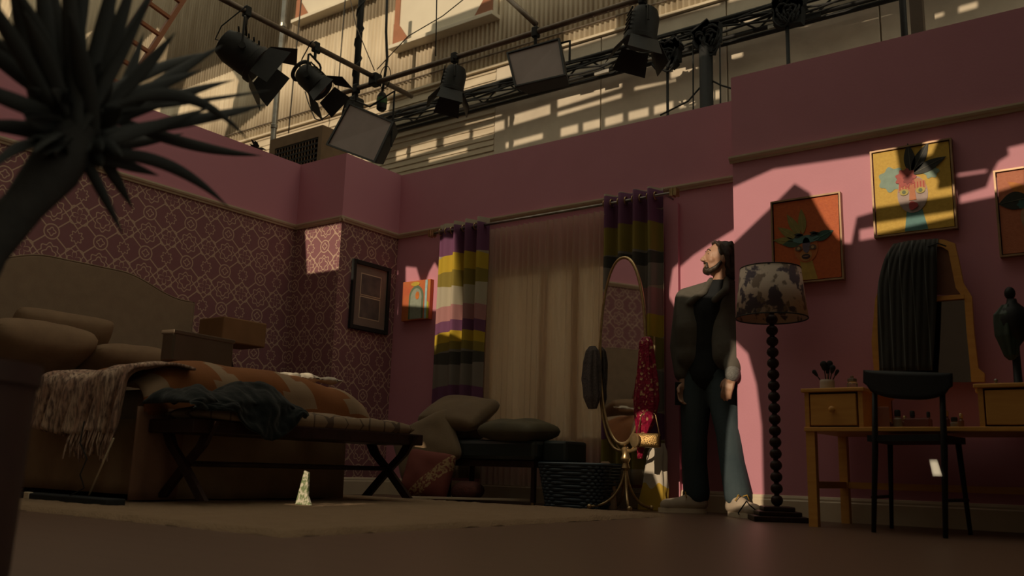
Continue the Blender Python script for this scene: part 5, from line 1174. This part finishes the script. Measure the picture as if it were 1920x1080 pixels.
MB().tube([(pc.x, pc.y, pe.z), Vector((pc.x, pc.y+.01, (pe.z+k1.z)/2)), k1, k2, PX(100, 320, XP), cr], [.05, .046, .045, .042, .055, .05], 12).build('trunk', 'bark', pal, smooth=True)
def sword(tip, base, w_, bend=0, dep=0):
    """one sword leaf from base to tip with a fold along its middle"""
    base, tip = Vector(base), Vector(tip); d = tip-base; L = d.length; dn = d.normalized(); s = dn.cross(fw).normalized(); vup = s.cross(dn)
    def g(u, v):
        t = v; wd = w_*(math.sin(PI*min(1, .12+.88*t))**.75 if t < .55 else (1-((t-.55)/.45)**1.5)*math.sin(PI*.604)**.75)
        c_ = base+d*t+Vector((0, 0, bend*4*t*(1-t)))-fw*dep*4*t*(1-t)
        a = u*2-1; return c_+s*wd*a*.5+vup*wd*.22*abs(a)
    MB().grid(g, 4, 16).build('leaf', 'leaf', pal, smooth=True, solid=.0015)
tips = [(516, 168, .05, .02, .0), (508, 194, -.02, .05, 0), (470, 208, .1, .05, 0), (492, 292, -.1, .05, -.02), (432, 392, .06, .05, .05), (232, 442, .03, .045, .0), (250, 392, -.05, .05, .0), (470, 268, .12, .05, .09),
        (420, 84, .0, .06, .02), (402, 98, -.1, .06, .03), (380, 130, .05, .06, 0), (440, 150, -.05, .055, .02), (260, -60, .05, .06, .02), (300, -40, 0, .055, .02), (212, -90, -.1, .06, 0), (235, -120, .08, .06, 0), (170, -120, .0, .07, 0), (120, -130, .1, .07, 0), (70, -120, -.05, .07, 0), (10, -110, .02, .07, 0), (-60, -60, .1, .06, 0), (-90, 40, .0, .06, 0), (-100, 140, .05, .06, 0), (20, -40, .06, .07, 0), (95, -60, -.1, .07, 0),
        (150, -30, .05, .07, 0), (-30, 330, .05, .05, .04), (-80, 240, -.05, .06, .03), (300, 330, .0, .05, .0), (345, 250, -.1, .05, .0), (330, 60, .1, .055, .0), (45, 20, .1, .08, 0), (190, 20, -.1, .07, 0), (270, 60, -.12, .06, .0), (60, 290, .1, .06, .02), (400, 200, .1, .05, 0), (285, -10, .12, .05, 0), (-20, 60, -.1, .08, 0), (130, 20, .12, .08, 0)]
for x, y, dx, wd, bn in tips:
    t = PX(x, y, XP+dx*1.2); b0_ = PX(150+random.uniform(-45, 45), 250+random.uniform(-45, 50), XP+dx*.3)
    if x < 110 and y < 120: b0_ = PX(110+random.uniform(-40, 30), 230+random.uniform(-50, 40), XP+dx*.3)
    sword(t, b0_, wd*.60, bn)
for k in range(70):                                              # short old leaves round the crown
    a = 2*PI*k/70; r = random.uniform(60, 150)
    sword(PX(140+r*math.cos(a)*.75, 220+r*math.sin(a)*.85, XP+random.uniform(-.15, .15)), PX(140+30*math.cos(a), 235+40*math.sin(a), XP), .04, 0)
for k in ('black', 'leaf', 'bark', 'blackcloth', 'chairblack', 'tee', 'teal', 'jacket', 'denim', 'darkwood'):
    M[k].node_tree.nodes['Principled BSDF'].inputs['Specular IOR Level'].default_value = .18
